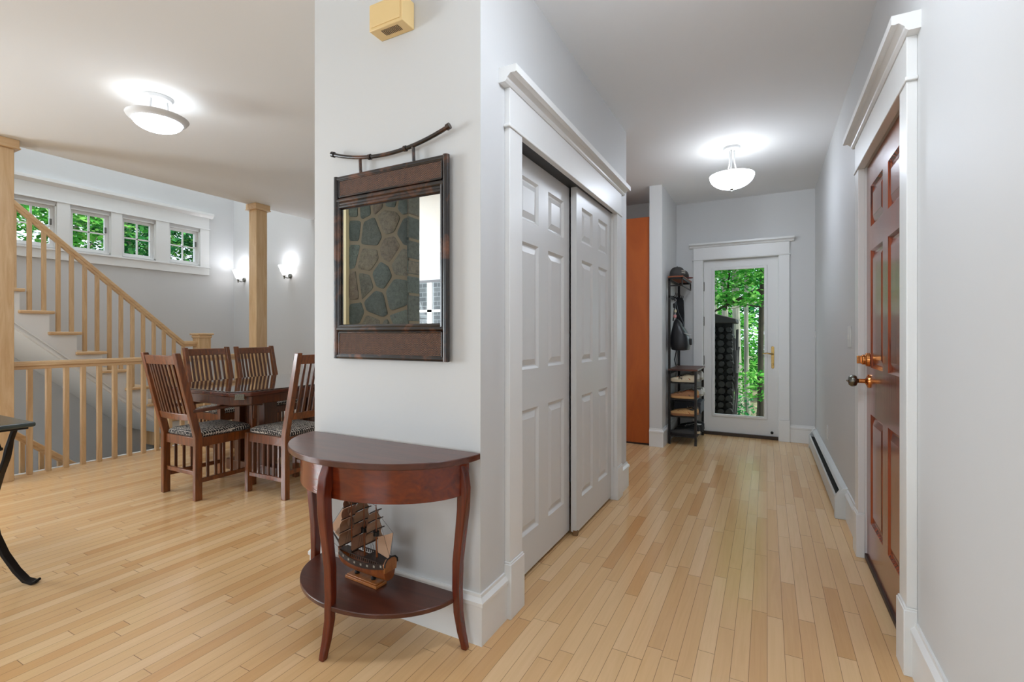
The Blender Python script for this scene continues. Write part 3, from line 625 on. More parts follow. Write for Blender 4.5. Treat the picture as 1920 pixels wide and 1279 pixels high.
for x in (-1.553,-1.262): MB().tube([(x,1.54,1.87),(x,1.536,1.937)],.007,10).build('bar_post','bamboo',mr)
# ================= DOOR CHIME =================
dc=thing('door_chime','almond coloured plastic door chime box high on the mirror wall','door chime',(-1.36,1.565,2.45))
cx0,cx1,cy0,cz0,cz1=-1.455,-1.28,1.49,2.425,2.535
MB().box(cx0,cx1,cy0,1.565,cz0,cz1).build('housing','chime',dc,.003)
MB().box(cx0+.012,cx1-.012,cy0-.004,cy0+.004,cz0+.012,cz1-.012).build('cover_panel','chime',dc,.002)
m=MB()
for k in range(12): m.box(-1.405+.0075*k,-1.402+.0075*k,1.505,1.54,cz0-.0012,cz0+.002)
m.build('sound_slots','shipdark',dc)
# ================= IRON TABLE =================
it=thing('iron_side_table','black iron table with curved legs and dark top, cut by the left photo edge','table',(-3.5,.55,0))
X1,Y1,zt=-3.03,.96,.765; X0,Y0_=-3.95,.2
MB().box(X0,X1,Y0_,Y1,zt-.022,zt).build('tabletop',plain('dark_slate','3a4340',.25,var=.1),it,.008,seg=3)
MB().box(X0+.02,X1-.02,Y0_+.02,Y1-.02,zt-.032,zt-.022).build('top_frame','iron',it,.003)
for sx,sy,bx,by in ((1,1,X1,Y1),(-1,1,X0,Y1),(1,-1,X1,Y0_),(-1,-1,X0,Y0_)):
    pr=[(.05,zt-.03),(.056,zt-.06),(.062,zt-.09),(.066,zt-.12),(.072,zt-.17),(.088,.52),(.105,.42),(.108,.33),(.098,.24),(.075,.15),(.045,.07),(.02,.02),(.0,.006),(-.012,.012)]
    rr=[]
    for i,(ins,z) in enumerate(pr):
        c=Vector((bx-sx*(ins+.03),by-sy*(ins+.0),z)); d=Vector((sx,sy,0)).normalized(); tt=Vector((-d.y,d.x,0)); w_=.016 if z>zt-.11 else .022
        a=pr[max(i-1,0)]; b=pr[min(i+1,len(pr)-1)]; tz=Vector((d.x*-(b[0]-a[0]),d.y*-(b[0]-a[0]),b[1]-a[1])).normalized(); nn=tz.cross(tt).normalized()
        rr.append([c+tt*w_-nn*.006,c+tt*w_+nn*.006,c-tt*w_+nn*.006,c-tt*w_-nn*.006])
    MB().loft(rr).build('leg','iron',it,.002)
ins=.092
MB().bar((X0+ins,Y0_+ins,zt-.12),(X1-ins,Y0_+ins,zt-.12),.012,.012).bar((X0+ins,Y1-ins,zt-.12),(X1-ins,Y1-ins,zt-.12),.012,.012).bar((X0+ins,Y0_+ins,zt-.12),(X0+ins,Y1-ins,zt-.12),.012,.012).bar((X1-ins,Y0_+ins,zt-.12),(X1-ins,Y1-ins,zt-.12),.012,.012).build('lower_frame','iron',it)
m=MB()
for k in range(3): m.tube([(X1-ins-.02-.12*k,Y1-ins,zt-.115),(X1-ins-.06-.12*k,Y1-ins,zt-.07),(X1-ins-.1-.12*k,Y1-ins,zt-.04)],.006,8)
m.build('scroll_brace','iron',it)
M['bowlin']=plain('bowl_inner_glass','f2f2f2',.5)
# ================= LAMPS =================
def flush_lamp(name,label,x,y,r,zr,zb,ring=True,power=25):
    t=thing(name,label,'ceiling light',(x,y,H),'flush ceiling lights with white glass bowls')
    MB().lathe([(0,H),(.09 if ring else .068,H),(.09 if ring else .068,H-.006),(.078 if ring else .066,H-.02),(.05,H-.026),(0,H-.026)],(x,y,0),32).build('canopy','nickel',t)
    n=14; prof=[((r-(.035 if ring else 0))*math.cos(q),zr-(zr-zb)*math.sin(q)) for q in [PI/2*k/n for k in range(n+1)]]
    prof=[(max(a,.0005),b) for a,b in prof]; inner=[(max(a-.006,.0004),b+.006) for a,b in prof[::-1]]
    gb=MB().lathe(prof,(x,y,0),48,cap=False).build('glass_bowl','glow',t)
    if ring:
        MB().lathe([(r-.04,zr-.006),(r-.036,zr-.012),(r-.01,zr+.004),(r,zr+.02),(r-.006,zr+.022),(r-.03,zr+.008),(r-.04,zr+.002)],(x,y,0),48,cap=False).build('metal_ring','ringmetal',t)
        for k in range(3):
            q=2*PI*k/3+.9; MB().tube([(x+.05*math.cos(q),y+.05*math.sin(q),H-.02),(x+.055*math.cos(q),y+.055*math.sin(q),zr+.06),(x+.075*math.cos(q),y+.075*math.sin(q),zr+.01)],.007,8).tube([(x+.07*math.cos(q),y+.07*math.sin(q),zr+.015),(x+(r-.02)*math.cos(q),y+(r-.02)*math.sin(q),zr+.012)],.004,6).build('hanger_rod','nickel',t)
    else:
        for k in range(3):
            q=2*PI*k/3+.4; MB().tube([(x+.02*math.cos(q),y+.02*math.sin(q),H-.02),(x+.022*math.cos(q),y+.022*math.sin(q),H-.12),(x+.045*math.cos(q),y+.045*math.sin(q),zr+.01),(x+.1*math.cos(q),y+.1*math.sin(q),zr-.02)],.006,8).build('hanger_rod','nickel',t)
        MB().lathe([(0,zb-.022),(.006,zb-.02),(.004,zb-.012),(.017,zb-.004),(.015,zb+.004),(0,zb+.004)],(x,y,0),16).build('finial','pewter',gb)
    MB().lathe(inner+[prof[0]],(x,y,0),48,cap=False).build('bowl_lining','bowlin',t)
    l=light('bulb','POINT',(x,y,zr+.035),power,(.9,.95,1),rad=.12); return t
flush_lamp('ceiling_light','ceiling light with grey metal ring around its glass bowl, above the dining side',-3.555,1.725,.175,2.585,2.515,True,1.8)
flush_lamp('ceiling_light','ceiling light with plain glass bowl and finial, in the hall before the glass door',-.26,4.42,.172,2.5,2.39,False,3.2)
def sconce(x,label):
    t=thing('wall_sconce',label,'wall light',(x,4.53,2.05),'wall sconces on the dining end wall')
    y=4.43
    MB().lathe([(.012,1.985),(.03,2.01),(.05,2.05),(.062,2.09),(.078,2.125),(.074,2.127),(.058,2.092),(.046,2.053),(.026,2.014),(.012,1.992)],(x,y,0),24,cap=False).build('glass_shade','bulbglow',t)
    MB().lathe([(0,1.94),(.008,1.945),(.01,1.955),(.006,1.965),(.018,1.985),(.018,1.99),(0,1.99)],(x,y,0),14).tube([(x,y,1.965),(x,4.49,1.96),(x,4.525,1.99)],.007,8).lathe([(0,-.02),(.03,-.018),(.035,0),(0,0)],(x,4.53,1.99),18,'y').build('bracket','pewter',t)
    light('bulb','POINT',(x,y,2.12),1.2,(.9,.95,1),rad=.03)
sconce(-5.90,'lit white glass wall sconce right of the farther maple column'); sconce(-6.93,'lit white glass wall sconce partly hidden behind the farther maple column')
for x,y,l in ((-.25,1.45,'added fill ceiling light above the near hall, out of view'),(-4.3,.15,'added fill ceiling light on the left of the living room, out of view'),(-5.,-2.4,'added fill ceiling light over the living room behind the camera')): flush_lamp('ceiling_light',l,x,y,.172,2.5,2.39,False,4.5)  # unseen ceiling lights added to brighten the hall and rooms
# ================= WALL FITTINGS =================
def plate(y,z,w,h,label,cat,kind):
    t=thing('light_switch' if kind!='outlet' else 'power_outlet',label,cat,(RX,y,z))
    MB().box(RX-.006,RX,y-w/2,y+w/2,z-h/2,z+h/2).build('cover_plate','plate',t,.003)
    if kind=='outlet': MB().box(RX-.008,RX-.005,y-.016,y+.016,z+.008,z+.036).box(RX-.008,RX-.005,y-.016,y+.016,z-.036,z-.008).build('socket','plate',t,.002)
    else:
        for k in range(1 if w<.09 else 2):
            yc=y if w<.09 else y-.023+.046*k; MB().box(RX-.011,RX-.005,yc-.008,yc+.008,z-.016,z+.016).build('toggle','plate',t,.002)
plate(5.97,1.15,.075,.118,'white single light switch near the far corner of the right wall','light switch','s')
plate(3.62,1.16,.12,.13,'white double light switch just beyond the mahogany door','light switch','s')
plate(4.85,.345,.075,.118,'white power outlet low on the right wall above the baseboard heater','power outlet','outlet')
bh=thing('baseboard_heater','long pale grey baseboard heater along the right hall wall','heater',(RX-.04,4.79,0))
X=lambda a:RX-a
MB().prism([(X(.062),.02),(X(.068),.025),(X(.068),.13),(X(.06),.14),(X(.056),.132),(X(.056),.03)],'xz',3.72,5.86).build('front_panel','heater',bh,.001)
MB().prism([(X(0.001),.0),(X(.006),.0),(X(.006),.185),(X(.032),.178),(X(.04),.168),(X(.044),.172),(X(.034),.186),(X(.001),.196)],'xz',3.72,5.86).build('back_panel','heater',bh,.001)
MB().box(X(.056),X(.008),3.72,5.86,.05,.12).build('fins',plain('heater_fins','1c1c1c',.6),bh)
for a,b in ((3.685,3.73),(5.85,5.885)): MB().prism([(X(0.001),0),(X(.072),0),(X(.072),.132),(X(.045),.175),(X(.03),.195),(X(.001),.2)],'xz',a,b).build('end_cap','heater',bh,.003)
# ================= PANTRY CABINET =================
pc=thing('pantry_cabinet','tall orange-brown cherry cabinet side panel standing in the opening left of the hall','cabinet',(-1.6,5.5,0))
MB().box(-2.1,-1.1,5.19,5.80,.02,2.42).build('cabinet_body','cabinet',pc,.002)
MB().box(-2.1,-1.102,5.2,5.80,0,.02).build('toe_kick','shipdark',pc)
# ================= HALL TREE, SHOES, HATS, BAG =================
rk=thing('shoe_rack','narrow dark metal hall rack with four shoe shelves and hat shelf beside the glass door','shoe rack',(-.79,5.7,0))
rx0,rx1,ry0,ry1=-.94,-.65,5.37,6.03; p=.012
M['rackwood']=wood('rack_board','3d2018','6b3a26',(3,20,20),.45,.1)
for x,y,zt_ in ((rx0+p,ry0+p,1.78),(rx0+p,ry1-p,1.78),(rx1-p,ry0+p,.785),(rx1-p,ry1-p,.785)): MB().box(x-p,x+p,y-p,y+p,0,zt_).build('upright','rackmetal',rk,.001)
MB().box(rx0,rx1+.01,ry0-.005,ry1+.005,.787,.805).build('bench_board','rackwood',rk,.002)
SZ=[.095,.305,.49,.665]
for z in SZ:
    m=MB().box(rx0+.02,rx1-.02,ry0+.004,ry0+.016,z-.014,z).box(rx0+.02,rx1-.02,ry1-.016,ry1-.004,z-.014,z).box(rx0+.004,rx0+.016,ry0+.02,ry1-.02,z-.014,z).box(rx1-.016,rx1-.004,ry0+.02,ry1-.02,z-.014,z)
    for k in range(28): m.box(rx0+.01,rx1-.01,ry0+.03+.0222*k,ry0+.033+.0222*k,z-.006,z-.003)
    for k in range(6): m.box(rx0+.03+.045*k,rx0+.033+.045*k,ry0+.01,ry1-.01,z-.009,z-.006)
    m.build('wire_shelf','rackmetal',rk)
for z in (.76,1.58,1.76): MB().box(rx0+.004,rx0+.02,ry0,ry1,z-.012,z+.012).build('back_rail','rackmetal',rk,.001)
m=MB()
m.box(rx0+.02,rx0+.15,ry0,ry0+.018,1.765,1.785).box(rx0+.02,rx0+.15,ry1-.018,ry1,1.765,1.785).box(rx0+.135,rx0+.15,ry0,ry1,1.765,1.785).box(rx0+.135,rx0+.15,ry0,ry1,1.69,1.702).box(rx0+.02,rx0+.15,ry0,ry0+.014,1.69,1.702).box(rx0+.137,rx0+.15,ry0,ry0+.014,1.69,1.78).box(rx0+.137,rx0+.15,ry1-.014,ry1,1.69,1.78)
m.build('top_frame','rackmetal',rk,.001)
MB().box(rx0,rx0+.155,ry0-.003,ry1+.003,1.785,1.80).build('hat_shelf',plain('rack_board_edge','8a4a2a',.5),rk,.002)
for k in range(6):
    y=ry0+.06+.108*k; MB().tube([(rx0+.02,y,1.59),(rx0+.05,y,1.585),(rx0+.065,y,1.6),(rx0+.068,y,1.625)],.004,6).tube([(rx0+.02,y,1.57),(rx0+.035,y,1.545),(rx0+.055,y,1.55),(rx0+.06,y,1.57)],.004,6).build('coat_hook','rackmetal',rk)
# shoes: toe points to -x
def shoe(name_label,x,y,z,cu,cs,cl=None,rz=0,L=.275,collar=.088,letter=None,laces=True,tilt=0,name='sneaker',stripe=None):
    t=thing(name,name_label,'shoe',(x,y,z),'shoes on the rack'); W2=.05
    def wd(u): return .5*(.072+.028*math.sin(PI*min(1,u*1.0))**1.0+(.012 if u>.55 else 0)*math.sin(PI*(u-.55)/.45 if u>.55 else 0))*(1 if .06<u<.9 else (max(.0,math.sin(PI/2*min(1,(u/.06 if u<=.06 else (1-u)/.1))))**.55))
    def tp(P): 
        a,b,c=P; u=a; a2=a*math.cos(rz)-b*math.sin(rz); b2=a*math.sin(rz)+b*math.cos(rz); c2=c+a*math.sin(tilt); return (x-a2,y-b2,z+c2)
    N=18; us=[.001+.998*i/N for i in range(N+1)]
    def ht(u):
        if u<.30: return collar-.012*math.sin(PI*u/.30)
        if u<.55: return collar-(collar-.062)*((u-.30)/.25)
        return .062-.024*((u-.55)/.45)**1.3
    sole=[]; 
    for u in us:
        w_=wd(u)*1.05+.001; a=(u-.5)*L; lift=.012*max(0,(u-.8)/.2)**2
        sole.append([(a,-w_,lift),(a,w_,lift),(a,w_*1.02,.026),(a,-w_*1.02,.026)])
    m=MB().loft(sole); m.v=[tp(p) for p in m.v]; m.build('sole',cs,t,.003)
    rings=[]
    for u in us:
        w_=wd(u)*.98+.001; a=(u-.5)*L*.985; h=ht(u)
        if u<.03 or u>.985: h=max(.03,h*.72)
        r=[]
        for k in range(13):
            q=PI*k/12; cx=math.cos(q); sn=math.sin(q)**(.75 if u>.4 else .5)
            r.append((a,w_*math.copysign(abs(cx)**.7,cx)*(1 if u>.45 else (1-.18*sn)),.022+(h-.022)*sn))
        rings.append(r)
    m=MB().loft(rings); m.v=[tp(p) for p in m.v]; m.build('upper',cu,t)
    op=[]
    for k in range(20):
        q=2*PI*k/20; op.append(((-.27+.17*math.cos(q))*L,.026*math.sin(q)))
    m=MB(); m.loft([[(a,b,ht(a/L+.5)-.002+.004*0) for a,b in op],[(a*.99,b*.9,ht(a/L+.5)+.003) for a,b in op]]); m.v=[tp(p) for p in m.v]; m.build('opening',cl or 'dark',t)
    if laces:
        m=MB()
        for k in range(5):
            u=.42+.055*k; a=(u-.5)*L; m.tube([(a,-.022,ht(u)-.004),(a+.004,0,ht(u)+.004),(a,.022,ht(u)-.004)],.0028,5)
        m.v=[tp(p) for p in m.v]; m.build('laces',cl or 'white',t)
    if stripe:
        m=MB()
        for k in range(3):
            a=(-.28+.17*k)*L; m.bar((a,.046,.028),(a+.035,.036,.058),.007,.004,(0,1,0))
        m.v=[tp(p) for p in m.v]; m.build('side_overlay',stripe,t)
    if letter: text(letter,'side_letter','black',t,.055,tp((.02,.053,.028)),(PI/2,0,0))
    return t
def text(s,name,mat,parent,size,loc,rot,ext=.0008):
    cu=bpy.data.curves.new(name,'FONT'); cu.body=s; cu.size=size; cu.extrude=ext; cu.align_x='CENTER'
    tmp=bpy.data.objects.new('tmp',cu); C.objects.link(tmp); bpy.context.view_layer.update()
    me=bpy.data.meshes.new_from_object(tmp); bpy.data.objects.remove(tmp); me.materials.clear(); me.materials.append(M[mat])
    me.transform(Matrix.Translation(Vector(loc)-Vector(parent['_o']))@Matrix.Rotation(rot[2],4,'Z')@Matrix.Rotation(rot[0],4,'X'))
    o=bpy.data.objects.new(name,me); C.objects.link(o); o.parent=parent; return o
for k,v in dict(cream='d2c3a5',tan='c79a63',brown='9a6a45',greyw='c9c6bf',blackf='1b1a1a',rust='a85a2c',charc='3a3735',olive='6f6b52').items(): M[k]=plain('shoe_'+k,v,.75,var=.12)
sx=-.795
shoe('cream sneaker with dark letter on its side, front of the top shoe shelf',sx,5.435,SZ[3]+.001,'cream','cream','charc',letter='N',stripe='rust')
shoe('pale sneaker behind the lettered cream one on the top shoe shelf',sx+.015,5.56,SZ[3]+.001,'greyw','white','white')
shoe('white sneaker farthest from the camera on the top shoe shelf',sx+.03,5.80,SZ[3]+.001,'greyw','white','white',collar=.1)
shoe('brown and orange trail shoe, front of the second shelf from the top',sx,5.435,SZ[2]+.001,'brown','tan','rust',stripe='charc')
shoe('tan trail shoe, second back on the second shelf from the top',sx+.01,5.56,SZ[2]+.001,'tan','rust','charc',stripe='charc')
shoe('white and grey mesh shoe, third back on the second shelf from the top',sx+.035,5.72,SZ[2]+.001,'greyw','white','charc',stripe='charc')
shoe('white running shoe farthest from the camera on the second shelf from the top',sx+.035,5.88,SZ[2]+.001,'greyw','white','white')
shoe('tan buckled clog, front of the third shelf from the top',sx,5.435,SZ[1]+.001,'tan','brown','dark',laces=False,collar=.075,stripe='rust',name='clog')
shoe('second tan clog behind the buckled one on the third shelf from the top',sx+.01,5.545,SZ[1]+.001,'tan','brown','dark',laces=False,collar=.075,name='clog')
shoe('black shoe at the front of the lowest rack shelf',sx,5.435,SZ[0]+.001,'charc','blackf','dark',collar=.07,name='shoe')
shoe('black shoe with pale sole, second from the front on the lowest rack shelf',sx+.02,5.57,SZ[0]+.004,'blackf','cream','blackf',rz=.12,name='shoe')
shoe('black sneaker with white flecks farther back on the lowest rack shelf',sx+.035,5.72,SZ[0]+.001,'blackf','blackf','greyw',stripe='greyw')
shoe('black sneaker farthest from the camera on the lowest rack shelf',sx+.03,5.88,SZ[0]+.001,'blackf','charc','charc')
sbx=thing('shoe_box','dark grey shoe box with pale lettering at the back of the third shelf','box',(-.77,5.80,SZ[1]+.001))
M['boxgrey']=plain('box_grey','3b3e44',.7)
MB().box(-.92,-.642,5.635,5.96,SZ[1]+.001,SZ[1]+.10).build('box_body','boxgrey',sbx,.002); MB().box(-.923,-.639,5.632,5.963,SZ[1]+.1,SZ[1]+.125).build('lid','boxgrey',sbx,.002)
text('HOKA','lettering','white',sbx,.045,(-.72,5.634,SZ[1]+.045),(PI/2,0,0))
# caps
def cap(label,x,y,z,c,c2,s=1,rz=0,front=None):
    t=thing('baseball_cap',label,'cap',(x,y,z)); rr=[]
    for k in range(8):
        q=PI/2*k/7.2; rr.append([(x+s*.09*math.cos(q)**.7*math.cos(a),y+s*.08*math.cos(q)**.7*math.sin(a),z+s*(.018+.1*math.sin(q))) for a in [2*PI*j/24 for j in range(24)]])
    base=[(p[0],p[1],z) for p in rr[0]]; MB().loft([base]+rr).build('crown',c,t)
    b=[]; 
    dx,dy=math.cos(rz),math.sin(rz)
    for j in range(13):
        a=-PI/2+PI*j/12; u=.075*s*math.cos(a)+.065*s; v=.075*s*math.sin(a); b.append((x+dx*u-dy*v,y+dx*v+dy*u))
    MB().prism(b,'xy',z+.006,z+.011).build('brim',c2,t)
    MB().lathe([(0,0),(.007,0),(.006,.006),(0,.007)],(x,y,z+s*.117),10).build('button',c,t)
    if front:
        m=MB()
        for i,(zz,h_) in enumerate(((.03,.012),(.05,.012))):
            r=[]
            for j in range(7):
                a=rz-.5+j/6; r.append([(x+s*(.089)*math.cos(a),y+s*.081*math.sin(a),z+zz),(x+s*(.093)*math.cos(a),y+s*.085*math.sin(a),z+zz),(x+s*(.092)*math.cos(a),y+s*.084*math.sin(a),z+zz+h_),(x+s*(.087)*math.cos(a),y+s*.079*math.sin(a),z+zz+h_)])
            m.loft(r)
        m.build('front_stripes',front,t)
    return t
cap('black baseball cap with white stripes at the near end of the hat shelf',-.862,5.475,1.801,'charc','charc',.9,-.35,'white')
cap('dark cap with red trim stacked at the far end of the hat shelf',-.85,5.72,1.801,'charc',plain('cap_red','7b2a26',.7),.85,.1)
# backpack-like handbag
bg_=thing('handbag','black zipped handbag hanging by its straps from the hall tree','bag',(-.85,5.52,1.02)); rr=[]
M['leather']=plain('black_leather','17171a',.38,var=.2)
for z,hx,hy,ox in ((1.0,.05,.09,0),(1.01,.088,.13,0),(1.06,.10,.14,.0),(1.13,.098,.135,-.004),(1.2,.08,.12,-.012),(1.26,.055,.10,-.024),(1.31,.035,.07,-.034),(1.34,.015,.04,-.04)):
    rr.append([(-.835+ox+hx*math.copysign(abs(math.cos(q))**.6,math.cos(q)),5.53+hy*math.copysign(abs(math.sin(q))**.6,math.sin(q)),z) for q in [2*PI*k/24 for k in range(24)]])
MB().loft(rr).build('bag_body','leather',bg_)
MB().tube([(-.9,5.45,1.32),(-.89,5.47,1.45),(-.885,5.5,1.56),(-.88,5.55,1.45),(-.87,5.58,1.33)],.007,8).tube([(-.80,5.5,1.2),(-.805,5.51,1.3),(-.86,5.51,1.42),(-.885,5.5,1.56)],.006,8).build('handle','leather',bg_)
MB().box(-.755,-.715,5.50,5.58,1.06,1.13).build('side_pocket','leather',bg_,.01)
MB().tube([(-.86,5.42,1.0),(-.88,5.41,.9),(-.865,5.41,.84),(-.84,5.41,.86),(-.845,5.42,1.0)],.006,6).build('loose_strap','leather',bg_)
MB().tube([(-.78,5.40,1.19),(-.745,5.45,1.17),(-.74,5.6,1.17)],.004,6).build('zip','nickel',bg_)
cl=thing('long_strap','black cloth strap hanging from a hook on the hall tree behind the bag','strap',(-.86,5.62,1.6)); 
rr=[]
for z,w_ in ((1.585,.012),(1.55,.03),(1.4,.035),(1.25,.035),(1.1,.03),(1.02,.025)): rr.append([(-.885-w_*.3,5.64-w_,z),(-.85+w_,5.64-w_*.6,z),(-.85+w_,5.64+w_,z),(-.89,5.64+w_,z)])
MB().loft(rr).build('cloth',plain('black_cloth','131316',.9,var=.3),cl,.004)
kc=thing('keychain','keychain with small pink and cream charms hanging at the near hook of the hall tree','keychain',(-.885,5.42,1.5))
MB().lathe([(.012,-.002),(.015,0),(.012,.002),(.01,0)],(-.878,5.43,1.545),16,'y',cap=False).tube([(-.878,5.43,1.53),(-.878,5.43,1.44)],.002,5).build('ring','nickel',kc)
MB().lathe([(0,-.02),(.014,-.015),(.018,0),(.014,.015),(0,.02)],(-.878,5.43,1.37),10).build('charm',plain('pink_charm','c98a86',.5),kc)
MB().lathe([(0,-.018),(.012,-.012),(.014,0),(.01,.015),(0,.02)],(-.872,5.43,1.425),8).build('charm',plain('cream_charm','cfc2a2',.5),kc)
MB().lathe([(0,-.03),(.014,-.02),(.014,.02),(0,.03)],(-.885,5.43,1.485),10).build('fob','black',kc)
# ================= FIREPLACE (behind the camera, seen in the mirror) =================
fp=thing('stone_fireplace','grey-green fieldstone fireplace with pale side trim, seen reflected in the wall mirror','fireplace',(-3.83,-1.3,0))
fx0,fx1,fy=-4.36,-3.47,-1.02
M['mortar']=plain('mortar','766d5d',.95,bump=.5,bscale=60)
MB().box(fx0,fx1,-1.24,fy-.03,0,2.73).build('chimney_core','mortar',fp)
def clip(poly,nx,ny,d):
    out=[]
    for i in range(len(poly)):
        a,b=poly[i],poly[(i+1)%len(poly)]; da=a[0]*nx+a[1]*ny-d; db=b[0]*nx+b[1]*ny-d
        if da<=0: out.append(a)
        if da*db<0: t=da/(da-db); out.append((a[0]+(b[0]-a[0])*t,a[1]+(b[1]-a[1])*t))
    return out
rnd=random.Random(11)
def stones(w,h,n,place,name):
    seeds=[]; tries=0
    while len(seeds)<n and tries<6000:
        tries+=1; p_=(rnd.uniform(0,w),rnd.uniform(0,h))
        if all((p_[0]-q[0])**2+((p_[1]-q[1])*.75)**2>(.25*rnd.uniform(.6,1.3))**2 for q in seeds): seeds.append(p_)
    m=MB()
    for s_ in seeds:
        poly=[(0,0),(w,0),(w,h),(0,h)]
        for q in seeds:
            if q is s_: continue
            mxx,myy=(s_[0]+q[0])/2,(s_[1]+q[1])/2; nx,ny=q[0]-s_[0],q[1]-s_[1]; L=math.hypot(nx,ny); nx/=L; ny/=L
            poly=clip(poly,nx,ny,mxx*nx+myy*ny-.022)
            if len(poly)<3: break
        if len(poly)<3: continue
        cx=sum(p[0] for p in poly)/len(poly); cy=sum(p[1] for p in poly)/len(poly); d=rnd.uniform(.004,.014)
        # chaikin rounding
        for _ in range(2): poly=[q for i in range(len(poly)) for q in ((poly[i][0]*.88+poly[(i+1)%len(poly)][0]*.12,poly[i][1]*.88+poly[(i+1)%len(poly)][1]*.12),(poly[i][0]*.12+poly[(i+1)%len(poly)][0]*.88,poly[i][1]*.12+poly[(i+1)%len(poly)][1]*.88))]
        sc=lambda k:[(cx+(a-cx)*k,cy+(b-cy)*k) for a,b in poly]
        m.loft([[place(a,b,-.01) for a,b in poly],[place(a,b,d*.7) for a,b in poly],[place(a,b,d) for a,b in sc(.93)],[place(a,b,d+.004) for a,b in sc(.5)]])
    m.build(name,'stone',fp)
a=NT('field_stone'); g=a.n('ShaderNodeNewGeometry'); c=a.ramp(g.outputs['Random Per Island'],[(0,srgb('3a4543')),(.3,srgb('5a655f')),(.6,srgb('47524f')),(.8,srgb('716b5c')),(1,srgb('5c4a40'))])
n=a.n('ShaderNodeTexNoise',iScale=22.,iDetail=9.,iRoughness=.85,iDistortion=.6); a.l(a.coords(),n.inputs[0]); k_=a.ramp(n.outputs[0],[(.35,(.4,.4,.4,1)),(.52,(1,1,1,1)),(.62,(1.2,1.2,1.2,1)),(.68,(2.6,2.6,2.5,1))])
a.l(a.mix(1.,c,k_,'MULTIPLY'),a.b.inputs['Base Color']); a.b.inputs['Roughness'].default_value=.65; a.bump(n.outputs[0],.8,.02); M['stone']=a.m
stones(fx1-fx0,2.72,70,lambda u,z,d:(fx0+u,fy-.03+d,z+.005),'stonework')
m=MB(); zz=.02
while zz<2.65:
    hh_=rnd.uniform(.14,.34); m.box(fx1-.01,fx1+.006,-1.235,-1.035,zz,min(zz+hh_,2.72)); zz+=hh_+.03
m.build('side_stonework','stone',fp,.006)
MB().box(fx0-.16,fx0-.002,-1.24,-1.0,0,2.73).build('side_trim',plain('cream_trim','d9cfa8',.6),fp,.003)
# ================= OUTDOORS =================
st(MB().box(-30,30,6.26,40,-.75,-.35).box(-40,-7.5,-30,6.26,-.75,-.35),'ground','ground')
def foliage(centers,n,leaf,seed,flat=.5,droop=.3):
    r=np.random.RandomState(seed); cs_=np.array([c[:3] for c in centers],float); rad=np.array([c[3:6] for c in centers],float)
    wts=(rad.prod(1))**.66; wts/=wts.sum(); idx=r.choice(len(cs_),n,p=wts)
    d=r.normal(size=(n,3)); d/=np.linalg.norm(d,axis=1)[:,None]; rr=r.uniform(.25,1,size=(n,1))**.5
    # quantise into sprays so gaps remain
    P=cs_[idx]+d*rr*rad[idx]
    sp=r.normal(size=(n//14+1,3))*np.array([.10,.10,.035]); base=P[::14][:len(sp)]
    k=np.arange(n)//14; k=np.minimum(k,len(base)-1); P=base[k]+r.normal(size=(n,3))*np.array([.13,.13,.03])*leaf/.07
    nr=r.normal(size=(n,3))*np.array([flat,flat,.25])+np.array([0,0,1.]); nr/=np.linalg.norm(nr,axis=1)[:,None]
    t=np.cross(nr,r.normal(size=(n,3))); t/=np.linalg.norm(t,axis=1)[:,None]; b=np.cross(nr,t); s=leaf*r.uniform(.6,1.3,size=(n,1))
    v=np.stack([P-t*s*.5,P+b*s*.28+t*s*.05-nr*s*.04,P+t*s*.55-nr*s*.12,P-b*s*.28+t*s*.05-nr*s*.04],1).reshape(-1,3)
    m=MB(); m.v=[tuple(x) for x in v.tolist()]; m.f=[(4*i,4*i+1,4*i+2,4*i+3) for i in range(n)]; return m
def fol(parent,centers,n,leaf,seed,mat='leaf',name='foliage'):
    m=foliage(centers,n,leaf,seed); me=bpy.data.meshes.new(name); off=Vector(parent['_o']); me.from_pydata([Vector(p)-off for p in m.v],[],m.f); me.materials.append(M[mat])
    o=bpy.data.objects.new(name,me); C.objects.link(o); o.parent=parent; return o
def trunk(parent,x,y,h,r,lean=(0,0),mat='bark',branches=0,seed=0,bz=(1.5,3.)):
    rr=random.Random(seed); pts=[(x+lean[0]*t*t+.03*math.sin(5*t+seed),y+lean[1]*t*t,-.4+h*t) for t in [i/8 for i in range(9)]]
    MB().tube(pts,[r*(1.25 if i==0 else 1)*(1-.55*i/8) for i in range(9)],10).build('trunk',mat,parent)
    if branches:
        m=MB()
        for i in range(branches):
            t=rr.uniform(bz[0]+.4,bz[1]+.4)/h; c=Vector((x+lean[0]*t*t,y+lean[1]*t*t,-.4+h*t)); a=rr.uniform(0,2*PI); L=rr.uniform(.5,1.2)
            m.tube([c,c+Vector((math.cos(a)*L*.5,math.sin(a)*L*.5,.12)),c+Vector((math.cos(a)*L,math.sin(a)*L,rr.uniform(.1,.5)))],[r*.3,r*.2,r*.07],6)
        m.build('branches',mat,parent)
